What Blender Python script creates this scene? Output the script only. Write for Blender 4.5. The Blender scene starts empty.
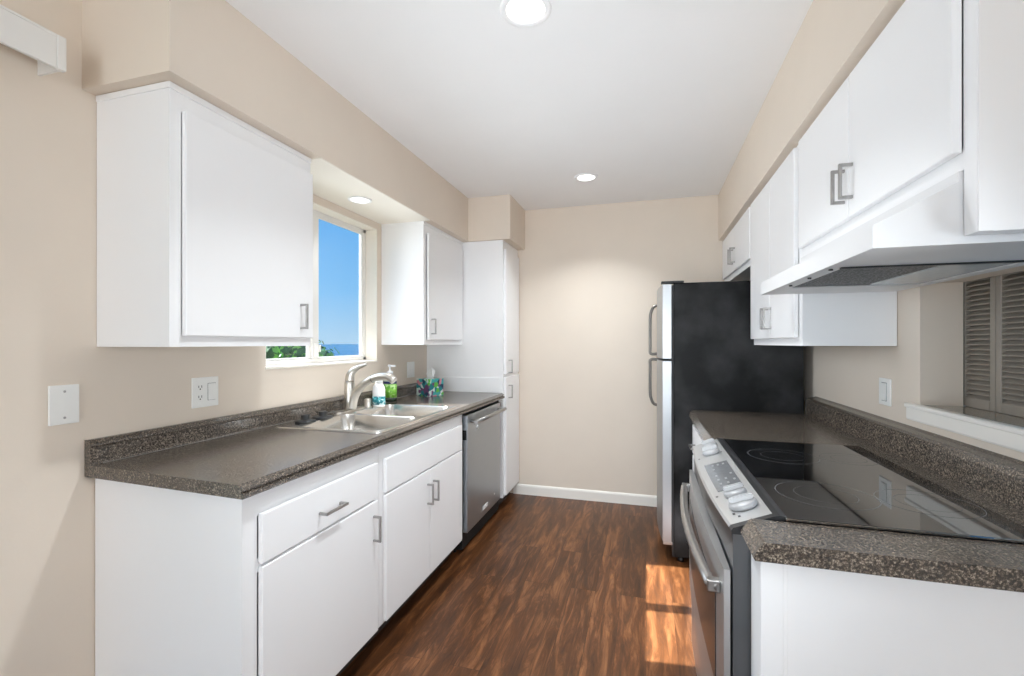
import bpy, bmesh, math, random
from mathutils import Vector, Matrix

random.seed(7)
SC = bpy.context.scene
COL = SC.collection
PI = math.pi

# ------------------------------------------------------------------ camera
cam_d = bpy.data.cameras.new('camera')
cam = bpy.data.objects.new('camera', cam_d)
COL.objects.link(cam)
cam.location = (0, 0, 1.30)
cam.rotation_euler = (PI / 2, 0, math.radians(16.1))
cam_d.sensor_width = 36.0
cam_d.sensor_fit = 'HORIZONTAL'
cam_d.lens = 464.0 / 1024.0 * 36.0
cam_d.shift_y = 5.0 / 1024.0
cam_d.clip_start = 0.02
cam_d.clip_end = 20000
SC.camera = cam

# ------------------------------------------------------------------ colour management
SC.view_settings.view_transform = 'Standard'
SC.view_settings.look = 'None'
SC.view_settings.exposure = 0.07
SC.view_settings.gamma = 1.0
SC.view_settings.use_curve_mapping = False

# many white surfaces face each other in a galley: let the light bounce long enough
SC.cycles.max_bounces = 24
SC.cycles.diffuse_bounces = 20
SC.cycles.glossy_bounces = 8

# ------------------------------------------------------------------ sky
def lin(c):
    r = []
    for v in c:
        v = v / 255.0
        r.append(v / 12.92 if v <= 0.04045 else ((v + 0.055) / 1.055) ** 2.4)
    return (r[0], r[1], r[2], 1.0)

w = bpy.data.worlds.new('sky')
SC.world = w
w.use_nodes = True
nt = w.node_tree
nt.nodes.clear()
tc = nt.nodes.new('ShaderNodeTexCoord')
sp = nt.nodes.new('ShaderNodeSeparateXYZ')
rp = nt.nodes.new('ShaderNodeValToRGB')
bg = nt.nodes.new('ShaderNodeBackground')
ow = nt.nodes.new('ShaderNodeOutputWorld')
nt.links.new(tc.outputs['Generated'], sp.inputs[0])
nt.links.new(sp.outputs['Z'], rp.inputs[0])
nt.links.new(rp.outputs[0], bg.inputs[0])
nt.links.new(bg.outputs[0], ow.inputs[0])
e = rp.color_ramp.elements
e[0].position = 0.0
e[0].color = lin((172, 210, 238))
e[1].position = 0.30
e[1].color = lin((88, 170, 240))
k = e.new(0.10)
k.color = lin((128, 192, 242))
bg.inputs[1].default_value = 1.0

# ------------------------------------------------------------------ sun and large lights
def light(name, kind, loc, energy, size=None, size_y=None, aim=None, color=(1, 1, 1), **kw):
    d = bpy.data.lights.new(name, kind)
    d.energy = energy
    d.color = color
    if kind == 'AREA':
        d.shape = 'RECTANGLE' if size_y else 'DISK'
        d.size = size
        if size_y:
            d.size_y = size_y
    for k_, v_ in kw.items():
        setattr(d, k_, v_)
    o = bpy.data.objects.new(name, d)
    COL.objects.link(o)
    o.location = loc
    if aim is not None:
        o.rotation_euler = Vector(aim).to_track_quat('-Z', 'Y').to_euler()
    return o

light('sun', 'SUN', (-8, 1, 8), 26.0, aim=(1, 0.10, -0.86), color=(0.96, 0.98, 1.0), angle=math.radians(0.5))
light('patio_door_daylight', 'AREA', (-1.68, -0.45, 1.05), 2, 2.0, 1.9, aim=(1, 0.12, 0.30), color=(0.90, 0.98, 1.04))
light('dining_window_daylight', 'AREA', (-0.40, -4.92, 1.20), 96, 2.3, 1.9, aim=(0, 1, 0.30), color=(0.90, 0.98, 1.04))
light('kitchen_window_daylight', 'AREA', (-1.70, 2.23, 1.62), 5.4, 0.86, 0.80, aim=(1, 0, -0.05), color=(0.90, 0.98, 1.04), spread=math.radians(110))
light('pass_through_fill', 'AREA', (0.87, 0.66, 1.29), 5, 0.36, 0.38, aim=(-1, 0.0, 0.05), color=(0.90, 0.98, 1.04), spread=math.radians(110))  # added lamp in the pass-through opening, brightens the left wall and cabinets
light('bounce_fill', 'AREA', (-0.35, 0.20, 1.00), 3.7, 0.7, 0.7, aim=(0, 1, 0.86), color=(0.90, 0.98, 1.04), spread=math.radians(80))  # added lamp out of view, aimed upward to brighten the ceiling
light('front_fill', 'AREA', (-0.35, -0.30, 1.30), 2.8, 0.7, 0.7, aim=(0, 1, -0.12), color=(0.90, 0.98, 1.04), spread=math.radians(60))  # added lamp behind the camera, brightens the galley ahead

# ------------------------------------------------------------------ materials
MATS = {}
def mat(name, rgb, rough=0.5, metal=0.0, spec=0.5, noise=None, bump=None, **kw):
    """plain principled material, noise = (scale, amount) gives slight procedural variation, bump = (scale, strength)"""
    m = bpy.data.materials.new(name)
    m.use_nodes = True
    t = m.node_tree
    b = t.nodes['Principled BSDF']
    c = lin(rgb)
    b.inputs['Base Color'].default_value = c
    b.inputs['Roughness'].default_value = rough
    b.inputs['Metallic'].default_value = metal
    b.inputs['Specular IOR Level'].default_value = spec
    for k_, v_ in kw.items():
        b.inputs[k_.replace('_', ' ')].default_value = v_
    if noise or bump:
        co = t.nodes.new('ShaderNodeTexCoord')
    if noise:
        n = t.nodes.new('ShaderNodeTexNoise')
        n.inputs['Scale'].default_value = noise[0]
        n.inputs['Detail'].default_value = 4
        t.links.new(co.outputs['Object'], n.inputs['Vector'])
        r = t.nodes.new('ShaderNodeValToRGB')
        a = noise[1]
        r.color_ramp.elements[0].position = 0.3
        r.color_ramp.elements[1].position = 0.7
        r.color_ramp.elements[0].color = tuple(max(0, x * (1 - a)) for x in c[:3]) + (1,)
        r.color_ramp.elements[1].color = tuple(min(1, x * (1 + a)) for x in c[:3]) + (1,)
        t.links.new(n.outputs['Fac'], r.inputs[0])
        t.links.new(r.outputs[0], b.inputs['Base Color'])
    if bump:
        n2 = t.nodes.new('ShaderNodeTexNoise')
        n2.inputs['Scale'].default_value = bump[0]
        n2.inputs['Detail'].default_value = 3
        t.links.new(co.outputs['Object'], n2.inputs['Vector'])
        bp = t.nodes.new('ShaderNodeBump')
        bp.inputs['Strength'].default_value = bump[1]
        bp.inputs['Distance'].default_value = 0.002
        t.links.new(n2.outputs['Fac'], bp.inputs['Height'])
        t.links.new(bp.outputs[0], b.inputs['Normal'])
    MATS[name] = m
    return m

WALL = mat('wall_paint', (226, 214, 200), 0.75, spec=0.25, noise=(3, 0.02), bump=(90, 0.12))
CEIL = mat('ceiling_paint', (246, 246, 247), 0.8, spec=0.2, noise=(2, 0.012), bump=(60, 0.1))
CAB = mat('cabinet_white', (243, 243, 244), 0.42, spec=0.4, noise=(1.5, 0.012), bump=(40, 0.05))
TRIM = mat('trim_white', (242, 238, 231), 0.4, spec=0.4, noise=(4, 0.012))
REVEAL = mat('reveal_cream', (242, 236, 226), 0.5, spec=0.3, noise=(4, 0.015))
VINYL = mat('vinyl_white', (232, 230, 226), 0.35, noise=(6, 0.012))
PLASTIC = mat('plate_white', (242, 242, 239), 0.3, noise=(8, 0.01))
NICKEL = mat('brushed_nickel', (172, 170, 168), 0.32, 1.0, noise=(60, 0.05))
CHROME = mat('faucet_nickel', (205, 200, 192), 0.33, 1.0, noise=(20, 0.03))
BLACK = mat('black_plastic', (22, 22, 23), 0.4, noise=(10, 0.1))
DARK = mat('dark_gap', (14, 14, 14), 0.7, noise=(10, 0.1))
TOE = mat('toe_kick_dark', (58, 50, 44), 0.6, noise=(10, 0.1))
GREYMET = mat('range_side_grey', (92, 93, 95), 0.38, 0.4, noise=(12, 0.05))
CHAR = mat('charcoal_enamel', (54, 55, 57), 0.3, 0.3, noise=(14, 0.05))
KNOBM = mat('knob_satin', (168, 168, 169), 0.42, 0.2, noise=(30, 0.03))
SHUT = mat('shutter_taupe', (150, 141, 130), 0.5, noise=(8, 0.04))
LEDGE = mat('ledge_gloss_grey', (160, 153, 140), 0.12, noise=(12, 0.05))
HOODW = mat('hood_enamel', (228, 228, 229), 0.4, noise=(2, 0.01))
LENS = mat('hood_lens', (196, 202, 204), 0.25, noise=(40, 0.05))
RUBBER = mat('black_rubber', (30, 30, 31), 0.35, noise=(20, 0.08))
BADGE = mat('badge_silver', (238, 240, 241), 0.4, 0.0, noise=(30, 0.02))
GASKET = mat('gasket_dark', (38, 38, 40), 0.6, noise=(10, 0.08))

def emis(name, rgb, s):
    m = bpy.data.materials.new(name)
    m.use_nodes = True
    t = m.node_tree
    b = t.nodes['Principled BSDF']
    b.inputs['Base Color'].default_value = lin(rgb)
    b.inputs['Emission Color'].default_value = lin(rgb)
    b.inputs['Emission Strength'].default_value = s
    return m
LAMP = emis('lamp_glow', (255, 252, 246), 3.0)

def steel(name, rgb, rough, vertical=True):
    m = bpy.data.materials.new(name)
    m.use_nodes = True
    t = m.node_tree
    b = t.nodes['Principled BSDF']
    b.inputs['Metallic'].default_value = 1.0
    b.inputs['Base Color'].default_value = lin(rgb)
    co = t.nodes.new('ShaderNodeTexCoord')
    mp = t.nodes.new('ShaderNodeMapping')
    mp.inputs['Scale'].default_value = (6, 6, 300) if vertical else (300, 300, 4)
    n = t.nodes.new('ShaderNodeTexNoise')
    n.inputs['Scale'].default_value = 1.0
    n.inputs['Detail'].default_value = 3
    mr = t.nodes.new('ShaderNodeMapRange')
    mr.inputs['To Min'].default_value = rough * 0.8
    mr.inputs['To Max'].default_value = rough * 1.25
    t.links.new(co.outputs['Object'], mp.inputs['Vector'])
    t.links.new(mp.outputs[0], n.inputs['Vector'])
    t.links.new(n.outputs['Fac'], mr.inputs['Value'])
    t.links.new(mr.outputs[0], b.inputs['Roughness'])
    return m
STEEL = steel('stainless_steel', (178, 184, 190), 0.36)
SINKM = steel('sink_steel', (214, 212, 208), 0.22)
RSTEEL = steel('range_steel', (200, 200, 200), 0.42)
FSTEEL = steel('fridge_door_steel', (172, 174, 176), 0.40)
FHAND = mat('fridge_handle_metal', (118, 113, 108), 0.3, 1.0, noise=(40, 0.05))

def speckle(name, cols, scale, rough):
    m = bpy.data.materials.new(name)
    m.use_nodes = True
    t = m.node_tree
    b = t.nodes['Principled BSDF']
    b.inputs['Roughness'].default_value = rough
    b.inputs['IOR'].default_value = 1.75
    co = t.nodes.new('ShaderNodeTexCoord')
    n = t.nodes.new('ShaderNodeTexNoise')
    n.inputs['Scale'].default_value = scale
    n.inputs['Detail'].default_value = 2.5
    n.inputs['Roughness'].default_value = 0.7
    r = t.nodes.new('ShaderNodeValToRGB')
    r.color_ramp.elements[0].position = 0.33
    r.color_ramp.elements[0].color = lin(cols[0])
    r.color_ramp.elements[1].position = 0.72
    r.color_ramp.elements[1].color = lin(cols[3])
    for p, c in ((0.46, cols[1]), (0.58, cols[2])):
        q = r.color_ramp.elements.new(p)
        q.color = lin(c)
    v = t.nodes.new('ShaderNodeTexVoronoi')
    v.inputs['Scale'].default_value = scale * 1.1
    mx = t.nodes.new('ShaderNodeMix')
    mx.data_type = 'RGBA'
    mx.blend_type = 'MULTIPLY'
    r2 = t.nodes.new('ShaderNodeValToRGB')
    r2.color_ramp.elements[0].position = 0.1
    r2.color_ramp.elements[0].color = (0.5, 0.48, 0.46, 1)
    r2.color_ramp.elements[1].position = 0.5
    r2.color_ramp.elements[1].color = (1, 1, 1, 1)
    mx.inputs[0].default_value = 1.0
    t.links.new(co.outputs['Object'], n.inputs['Vector'])
    t.links.new(co.outputs['Object'], v.inputs['Vector'])
    t.links.new(n.outputs['Fac'], r.inputs[0])
    t.links.new(v.outputs['Distance'], r2.inputs[0])
    t.links.new(r.outputs[0], mx.inputs[6])
    t.links.new(r2.outputs[0], mx.inputs[7])
    t.links.new(mx.outputs[2], b.inputs['Base Color'])
    return m
COUNTER = speckle('speckled_laminate', ((30, 27, 25), (67, 60, 54), (115, 104, 93), (184, 171, 154)), 230, 0.22)

def wood_floor():
    m = bpy.data.materials.new('wood_planks')
    m.use_nodes = True
    t = m.node_tree
    N, L = t.nodes, t.links
    b = N['Principled BSDF']
    co = N.new('ShaderNodeTexCoord')
    s = N.new('ShaderNodeSeparateXYZ')
    L.new(co.outputs['Object'], s.inputs[0])
    cb = N.new('ShaderNodeCombineXYZ')       # planks run along y
    L.new(s.outputs['Y'], cb.inputs['X'])
    L.new(s.outputs['X'], cb.inputs['Y'])
    br = N.new('ShaderNodeTexBrick')
    br.offset = 0.37
    br.inputs['Scale'].default_value = 1.0
    br.inputs['Brick Width'].default_value = 1.15
    br.inputs['Row Height'].default_value = 0.127
    br.inputs['Mortar Size'].default_value = 0.0008
    br.inputs['Mortar Smooth'].default_value = 0.2
    br.inputs['Bias'].default_value = 0.0
    br.inputs['Color1'].default_value = (0, 0, 0, 1)
    br.inputs['Color2'].default_value = (1, 1, 1, 1)
    br.inputs['Mortar'].default_value = (0.3, 0.3, 0.3, 1)
    L.new(cb.outputs[0], br.inputs['Vector'])
    # grain: noise stretched along y, shifted per plank
    ad = N.new('ShaderNodeVectorMath')
    ad.operation = 'MULTIPLY_ADD'
    ad.inputs[1].default_value = (7, 7, 7)
    L.new(br.outputs['Color'], ad.inputs[0])
    L.new(cb.outputs[0], ad.inputs[2])
    mp = N.new('ShaderNodeMapping')
    mp.inputs['Scale'].default_value = (1.9, 15, 1)
    L.new(ad.outputs[0], mp.inputs['Vector'])
    g = N.new('ShaderNodeTexNoise')
    g.inputs['Scale'].default_value = 1.6
    g.inputs['Detail'].default_value = 9
    g.inputs['Roughness'].default_value = 0.72
    g.inputs['Distortion'].default_value = 0.7
    L.new(mp.outputs[0], g.inputs['Vector'])
    r = N.new('ShaderNodeValToRGB')
    r.color_ramp.elements[0].position = 0.3
    r.color_ramp.elements[0].color = lin((52, 34, 22))
    r.color_ramp.elements[1].position = 0.72
    r.color_ramp.elements[1].color = lin((150, 100, 62))
    q = r.color_ramp.elements.new(0.5)
    q.color = lin((92, 56, 31))
    L.new(g.outputs['Fac'], r.inputs[0])
    mr = N.new('ShaderNodeMapRange')
    mr.inputs['To Min'].default_value = 0.70
    mr.inputs['To Max'].default_value = 1.22
    L.new(br.outputs['Color'], mr.inputs['Value'])
    mx = N.new('ShaderNodeMix')
    mx.data_type = 'RGBA'
    mx.blend_type = 'MULTIPLY'
    mx.inputs[0].default_value = 1.0
    L.new(r.outputs[0], mx.inputs[6])
    L.new(mr.outputs[0], mx.inputs[7])
    mx2 = N.new('ShaderNodeMix')
    mx2.data_type = 'RGBA'
    L.new(br.outputs['Fac'], mx2.inputs[0])
    L.new(mx.outputs[2], mx2.inputs[6])
    mx2.inputs[7].default_value = lin((58, 36, 24))
    L.new(mx2.outputs[2], b.inputs['Base Color'])
    b.inputs['Roughness'].default_value = 0.30
    b.inputs['Specular IOR Level'].default_value = 0.3
    bp = N.new('ShaderNodeBump')
    bp.inputs['Strength'].default_value = 0.12
    bp.inputs['Distance'].default_value = 0.002
    L.new(g.outputs['Fac'], bp.inputs['Height'])
    L.new(bp.outputs[0], b.inputs['Normal'])
    return m
FLOORM = wood_floor()

def fridge_side():
    m = bpy.data.materials.new('fridge_black_side')
    m.use_nodes = True
    t = m.node_tree
    N, L = t.nodes, t.links
    b = N['Principled BSDF']
    co = N.new('ShaderNodeTexCoord')
    n = N.new('ShaderNodeTexNoise')          # worn smudges
    n.inputs['Scale'].default_value = 2.6
    n.inputs['Detail'].default_value = 8
    r = N.new('ShaderNodeValToRGB')
    r.color_ramp.elements[0].position = 0.44
    r.color_ramp.elements[0].color = lin((5, 5, 5))
    r.color_ramp.elements[1].position = 0.66
    r.color_ramp.elements[1].color = lin((56, 56, 57))
    L.new(co.outputs['Object'], n.inputs['Vector'])
    L.new(n.outputs['Fac'], r.inputs[0])
    L.new(r.outputs[0], b.inputs['Base Color'])
    f = N.new('ShaderNodeTexNoise')
    f.inputs['Scale'].default_value = 260
    bp = N.new('ShaderNodeBump')
    bp.inputs['Strength'].default_value = 0.35
    bp.inputs['Distance'].default_value = 0.002
    L.new(co.outputs['Object'], f.inputs['Vector'])
    L.new(f.outputs['Fac'], bp.inputs['Height'])
    L.new(bp.outputs[0], b.inputs['Normal'])
    b.inputs['Roughness'].default_value = 0.42
    b.inputs['Specular IOR Level'].default_value = 0.18
    return m
FRIDGEB = fridge_side()

CERAMIC = mat('black_ceramic_glass', (13, 13, 14), 0.03, spec=0.6, noise=(6, 0.1), IOR=3.0)
OVENGL = mat('oven_window_glass', (40, 41, 43), 0.28, spec=0.9, noise=(6, 0.1))
RING = mat('burner_ring_grey', (112, 112, 114), 0.12, noise=(40, 0.1))
DISP = mat('display_grey', (112, 113, 115), 0.12, spec=0.6, noise=(60, 0.12))
KEYM = mat('key_print', (142, 143, 144), 0.3, noise=(60, 0.05))
MARK = mat('panel_print', (60, 60, 62), 0.4, noise=(60, 0.1))

def mesh_filter():
    m = bpy.data.materials.new('grease_filter_mesh')
    m.use_nodes = True
    t = m.node_tree
    b = t.nodes['Principled BSDF']
    co = t.nodes.new('ShaderNodeTexCoord')
    v = t.nodes.new('ShaderNodeTexVoronoi')
    v.inputs['Scale'].default_value = 160
    r = t.nodes.new('ShaderNodeValToRGB')
    r.color_ramp.elements[0].position = 0.2
    r.color_ramp.elements[0].color = lin((150, 150, 150))
    r.color_ramp.elements[1].position = 0.6
    r.color_ramp.elements[1].color = lin((60, 60, 61))
    t.links.new(co.outputs['Object'], v.inputs['Vector'])
    t.links.new(v.outputs['Distance'], r.inputs[0])
    t.links.new(r.outputs[0], b.inputs['Base Color'])
    b.inputs['Roughness'].default_value = 0.5
    b.inputs['Metallic'].default_value = 0.4
    return m
FILTER = mesh_filter()

def window_glass():
    m = bpy.data.materials.new('window_glass')
    m.use_nodes = True
    t = m.node_tree
    t.nodes.clear()
    o = t.nodes.new('ShaderNodeOutputMaterial')
    mx = t.nodes.new('ShaderNodeMixShader')
    tr = t.nodes.new('ShaderNodeBsdfTransparent')
    gl = t.nodes.new('ShaderNodeBsdfGlossy')
    gl.inputs['Roughness'].default_value = 0.02
    mx.inputs[0].default_value = 0.04
    t.links.new(tr.outputs[0], mx.inputs[1])
    t.links.new(gl.outputs[0], mx.inputs[2])
    t.links.new(mx.outputs[0], o.inputs[0])
    return m
GLASS = window_glass()

def blotch(name, bgc, cols, scale):
    """printed pattern: coloured voronoi patches"""
    m = bpy.data.materials.new(name)
    m.use_nodes = True
    t = m.node_tree
    b = t.nodes['Principled BSDF']
    b.inputs['Roughness'].default_value = 0.4
    co = t.nodes.new('ShaderNodeTexCoord')
    v = t.nodes.new('ShaderNodeTexVoronoi')
    v.inputs['Scale'].default_value = scale
    s = t.nodes.new('ShaderNodeSeparateColor')
    r = t.nodes.new('ShaderNodeValToRGB')
    r.color_ramp.interpolation = 'CONSTANT'
    n = len(cols)
    r.color_ramp.elements[0].position = 0
    r.color_ramp.elements[0].color = lin(cols[0])
    r.color_ramp.elements[1].position = 1.0 / n
    r.color_ramp.elements[1].color = lin(cols[1])
    for i in range(2, n):
        q = r.color_ramp.elements.new(i / n)
        q.color = lin(cols[i])
    t.links.new(co.outputs['Object'], v.inputs['Vector'])
    t.links.new(v.outputs['Color'], s.inputs[0])
    t.links.new(s.outputs[0], r.inputs[0])
    t.links.new(r.outputs[0], b.inputs['Base Color'])
    return m
TISSUEBOX = blotch('tissue_box_print', None, ((24, 120, 128), (60, 160, 160), (206, 130, 146), (96, 176, 70), (24, 60, 84), (110, 70, 110), (206, 220, 214)), 34)
TEALLABEL = blotch('teal_label_print', None, ((30, 130, 140), (90, 180, 186), (20, 100, 112), (200, 224, 224)), 70)
GREENLABEL = blotch('green_label_print', None, ((120, 190, 60), (140, 206, 80), (100, 176, 52), (190, 226, 150)), 60)
TISSUE = mat('tissue_paper', (244, 244, 244), 0.8, noise=(20, 0.02))
SOAPW = mat('white_bottle', (240, 240, 240), 0.3, noise=(20, 0.01))
SOAPT = mat('pale_clear_bottle', (196, 206, 186), 0.15, noise=(20, 0.02))
SOAPB = mat('dark_bottle_base', (40, 54, 40), 0.15, noise=(20, 0.05))
INK = mat('label_ink_navy', (38, 50, 96), 0.4, noise=(30, 0.03))
LEAF1 = mat('leaf_green', (126, 178, 76), 0.55, noise=(1.3, 0.5))
LEAF2 = mat('leaf_dark', (58, 98, 56), 0.6, noise=(1.3, 0.4))
BARK = mat('bark_brown', (92, 76, 62), 0.8, noise=(9, 0.2))
SEA = mat('sea_water', (14, 62, 90), 0.8, spec=0.1, noise=(0.02, 0.12))
EARTH = mat('hillside_earth', (72, 72, 52), 0.9, noise=(0.6, 0.25))

# ------------------------------------------------------------------ mesh helpers
class MB:
    def __init__(self):
        self.bm = bmesh.new()
        self.mi = 0

    def merge(self, b):
        me = bpy.data.meshes.new('tmp')
        for f in b.faces:
            f.material_index = self.mi
        b.to_mesh(me)
        b.free()
        self.bm.from_mesh(me)
        bpy.data.meshes.remove(me)
        return self

    def box(self, x0, x1, y0, y1, z0, z1, bev=0.0, seg=2, rot=None):
        b = bmesh.new()
        bmesh.ops.create_cube(b, size=1.0)
        cx, cy, cz = (x0 + x1) / 2, (y0 + y1) / 2, (z0 + z1) / 2
        for v in b.verts:
            v.co = Vector((v.co.x * abs(x1 - x0), v.co.y * abs(y1 - y0), v.co.z * abs(z1 - z0)))
        if bev:
            bmesh.ops.bevel(b, geom=list(b.edges), offset=bev, segments=seg, affect='EDGES', profile=0.5)
        M = Matrix.Translation((cx, cy, cz))
        if rot:
            M = M @ rot
        bmesh.ops.transform(b, matrix=M, verts=b.verts)
        return self.merge(b)

    def prism(self, prof, axis, a0, a1, smooth=False):
        """closed profile extruded along an axis; prof in the other two axes in xyz order"""
        b = bmesh.new()
        def P(p, a):
            if axis == 'y':
                return (p[0], a, p[1])
            if axis == 'x':
                return (a, p[0], p[1])
            return (p[0], p[1], a)
        A = [b.verts.new(P(p, a0)) for p in prof]
        B = [b.verts.new(P(p, a1)) for p in prof]
        n = len(prof)
        for i in range(n):
            f = b.faces.new((A[i], A[(i + 1) % n], B[(i + 1) % n], B[i]))
            f.smooth = smooth
        b.faces.new(A[::-1])
        b.faces.new(B)
        bmesh.ops.recalc_face_normals(b, faces=b.faces)
        return self.merge(b)

    def tube(self, pts, rad, n=14, flat=None, caps=True):
        """tube along points; rad a number or list; flat = (wide, thin) factors with the wide axis first"""
        b = bmesh.new()
        pts = [Vector(p) for p in pts]
        m = len(pts)
        if not isinstance(rad, (list, tuple)):
            rad = [rad] * m
        rings = []
        up = None
        for i in range(m):
            t = (pts[min(i + 1, m - 1)] - pts[max(i - 1, 0)]).normalized()
            if up is None:
                up = Vector((0, 0, 1)) if abs(t.z) < 0.9 else Vector((0, 1, 0))
            s = t.cross(up)
            if s.length < 1e-5:
                s = Vector((1, 0, 0))
            s.normalize()
            u = s.cross(t).normalized()
            up = u
            fw, ft = flat if flat else (1, 1)
            rings.append([b.verts.new(pts[i] + s * math.cos(2 * PI * k_ / n) * rad[i] * fw + u * math.sin(2 * PI * k_ / n) * rad[i] * ft) for k_ in range(n)])
        for i in range(m - 1):
            for k_ in range(n):
                f = b.faces.new((rings[i][k_], rings[i][(k_ + 1) % n], rings[i + 1][(k_ + 1) % n], rings[i + 1][k_]))
                f.smooth = True
        if caps:
            b.faces.new(rings[0][::-1])
            b.faces.new(rings[-1])
        bmesh.ops.recalc_face_normals(b, faces=b.faces)
        return self.merge(b)

    def lathe(self, prof, c, n=28, sx=1.0, sy=1.0, M=None):
        """profile of (r, z) spun about the vertical through c"""
        b = bmesh.new()
        rings = []
        for r, z in prof:
            if r < 1e-6:
                rings.append([b.verts.new((0, 0, z))])
            else:
                rings.append([b.verts.new((r * sx * math.cos(2 * PI * k_ / n), r * sy * math.sin(2 * PI * k_ / n), z)) for k_ in range(n)])
        for i in range(len(rings) - 1):
            A, B = rings[i], rings[i + 1]
            for k_ in range(n):
                k2 = (k_ + 1) % n
                if len(A) == 1 and len(B) == 1:
                    continue
                if len(A) == 1:
                    f = b.faces.new((A[0], B[k2], B[k_]))
                elif len(B) == 1:
                    f = b.faces.new((A[k_], A[k2], B[0]))
                else:
                    f = b.faces.new((A[k_], A[k2], B[k2], B[k_]))
                f.smooth = True
        bmesh.ops.recalc_face_normals(b, faces=b.faces)
        T = Matrix.Translation(c)
        if M is not None:
            T = T @ M
        bmesh.ops.transform(b, matrix=T, verts=b.verts)
        return self.merge(b)

    def skew_end(self, ymax, xr, k):
        """the near end is cut slightly out of square"""
        for v in self.bm.verts:
            if v.co.y < ymax:
                v.co.y += (xr - v.co.x) * k
        return self

    def ring(self, c, r0, r1, n=48, sx=1, sy=1):
        b = bmesh.new()
        A = [b.verts.new((c[0] + r0 * sx * math.cos(2 * PI * k_ / n), c[1] + r0 * sy * math.sin(2 * PI * k_ / n), c[2])) for k_ in range(n)]
        B = [b.verts.new((c[0] + r1 * sx * math.cos(2 * PI * k_ / n), c[1] + r1 * sy * math.sin(2 * PI * k_ / n), c[2])) for k_ in range(n)]
        for k_ in range(n):
            b.faces.new((A[k_], B[k_], B[(k_ + 1) % n], A[(k_ + 1) % n]))
        return self.merge(b)

# smooth by subdividing with Catmull-Rom
def crom(pts, vals, k=4):
    o, v = [], []
    n = len(pts)
    for i in range(n - 1):
        p0, p1, p2, p3 = (Vector(pts[max(i - 1, 0)]), Vector(pts[i]), Vector(pts[i + 1]), Vector(pts[min(i + 2, n - 1)]))
        for j in range(k):
            s = j / k
            o.append(0.5 * ((2 * p1) + (p2 - p0) * s + (2 * p0 - 5 * p1 + 4 * p2 - p3) * s * s + (3 * p1 - p0 - 3 * p2 + p3) * s ** 3))
            v.append(vals[i] * (1 - s) + vals[i + 1] * s)
    o.append(Vector(pts[-1]))
    v.append(vals[-1])
    return o, v

def rrect(x0, x1, y0, y1, r, n=6):
    pts = []
    for cx, cy, a in ((x1 - r, y1 - r, 0), (x0 + r, y1 - r, PI / 2), (x0 + r, y0 + r, PI), (x1 - r, y0 + r, 1.5 * PI)):
        for i in range(n + 1):
            t = a + PI / 2 * i / n
            pts.append((cx + r * math.cos(t), cy + r * math.sin(t)))
    return pts

def org(o):
    """world location of a thing (things are never rotated while being built)"""
    p = o
    while p.parent is not None:
        p = p.parent
    return Vector(p.location)

def obj(name, mb, mats, parent=None, loc=None, label=None):
    me = bpy.data.meshes.new(name)
    bm = mb.bm
    if parent is not None:
        o0 = org(parent)
    elif loc is not None:
        o0 = Vector(loc)
    else:
        xs = [v.co for v in bm.verts]
        o0 = Vector(((min(v.x for v in xs) + max(v.x for v in xs)) / 2, (min(v.y for v in xs) + max(v.y for v in xs)) / 2, min(v.z for v in xs)))
    for v in bm.verts:
        v.co -= o0
    bm.to_mesh(me)
    bm.free()
    for m in (mats if isinstance(mats, (list, tuple)) else [mats]):
        me.materials.append(m)
    o = bpy.data.objects.new(name, me)
    COL.objects.link(o)
    if parent is not None:
        o.parent = parent
    else:
        o.location = o0
    if label:
        o['label'] = label
    return o

def thing(name, label, cat, loc=(0, 0, 0), group=None):
    o = bpy.data.objects.new(name, None)
    o.empty_display_size = 0.1
    COL.objects.link(o)
    o.location = loc
    o['label'] = label
    o['category'] = cat
    if group:
        o['group'] = group
    return o

def tag(o, label, cat, group=None):
    o['label'] = label
    o['category'] = cat
    if group:
        o['group'] = group
    return o

def struct(name, mb, m, parent=None, label=None, cat=None):
    o = obj(name, mb, m, parent)
    if parent is None:
        o['kind'] = 'structure'
        if label:
            o['label'] = label
        if cat:
            o['category'] = cat
    return o

# ------------------------------------------------------------------ room shell
XL, XR, YB, ZC = -1.71, 0.885, 3.865, 2.44
YN = -5.0                       # far end of the dining area behind the camera
SOF = 2.10                      # underside of the soffits
WY0, WY1, WZ0, WZ1 = 1.765, 2.70, 1.183, 2.052     # kitchen window opening
PY0, PY1, PZ0, PZ1 = 0.45, 1.878, 1.092, 1.50      # pass-through opening
T = 0.12

mb = MB()
mb.box(XL - T, XR + 1.2, YN - T, YB + T, -0.12, 0)
struct('floor', mb, FLOORM, None, 'dark brown wood plank floor', 'floor')
mb = MB()
mb.box(XL - T, XR + 1.2, YN - T, YB + T, ZC, ZC + 0.12)
struct('ceiling', mb, CEIL, None, 'smooth white ceiling', 'ceiling')
mb = MB()
mb.box(XL - T, XR + 1.2, YB, YB + T, 0, ZC)
struct('wall_back', mb, WALL, None, 'beige end wall beyond the galley', 'wall')
mb = MB()
DY0, DY1, DZ1 = -1.50, 0.62, 2.04       # patio door opening beside the camera
mb.box(XL - T, XL, YN, DY0, 0, ZC)
mb.box(XL - T, XL, DY0, DY1, DZ1, ZC)
mb.box(XL - T, XL, DY1, WY0, 0, ZC)
mb.box(XL - T, XL, WY1, YB, 0, ZC)
mb.box(XL - T, XL, WY0, WY1, 0, WZ0)
mb.box(XL - T, XL, WY0, WY1, WZ1, ZC)
struct('wall_left', mb, WALL, None, 'beige left wall with the kitchen window', 'wall')
mb = MB()
TR = 0.118
mb.box(XR, XR + TR, YN, PY0, 0, ZC)
mb.box(XR, XR + TR, PY1, YB, 0, ZC)
mb.box(XR, XR + TR, PY0, PY1, 0, PZ0 - 0.02)
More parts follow.
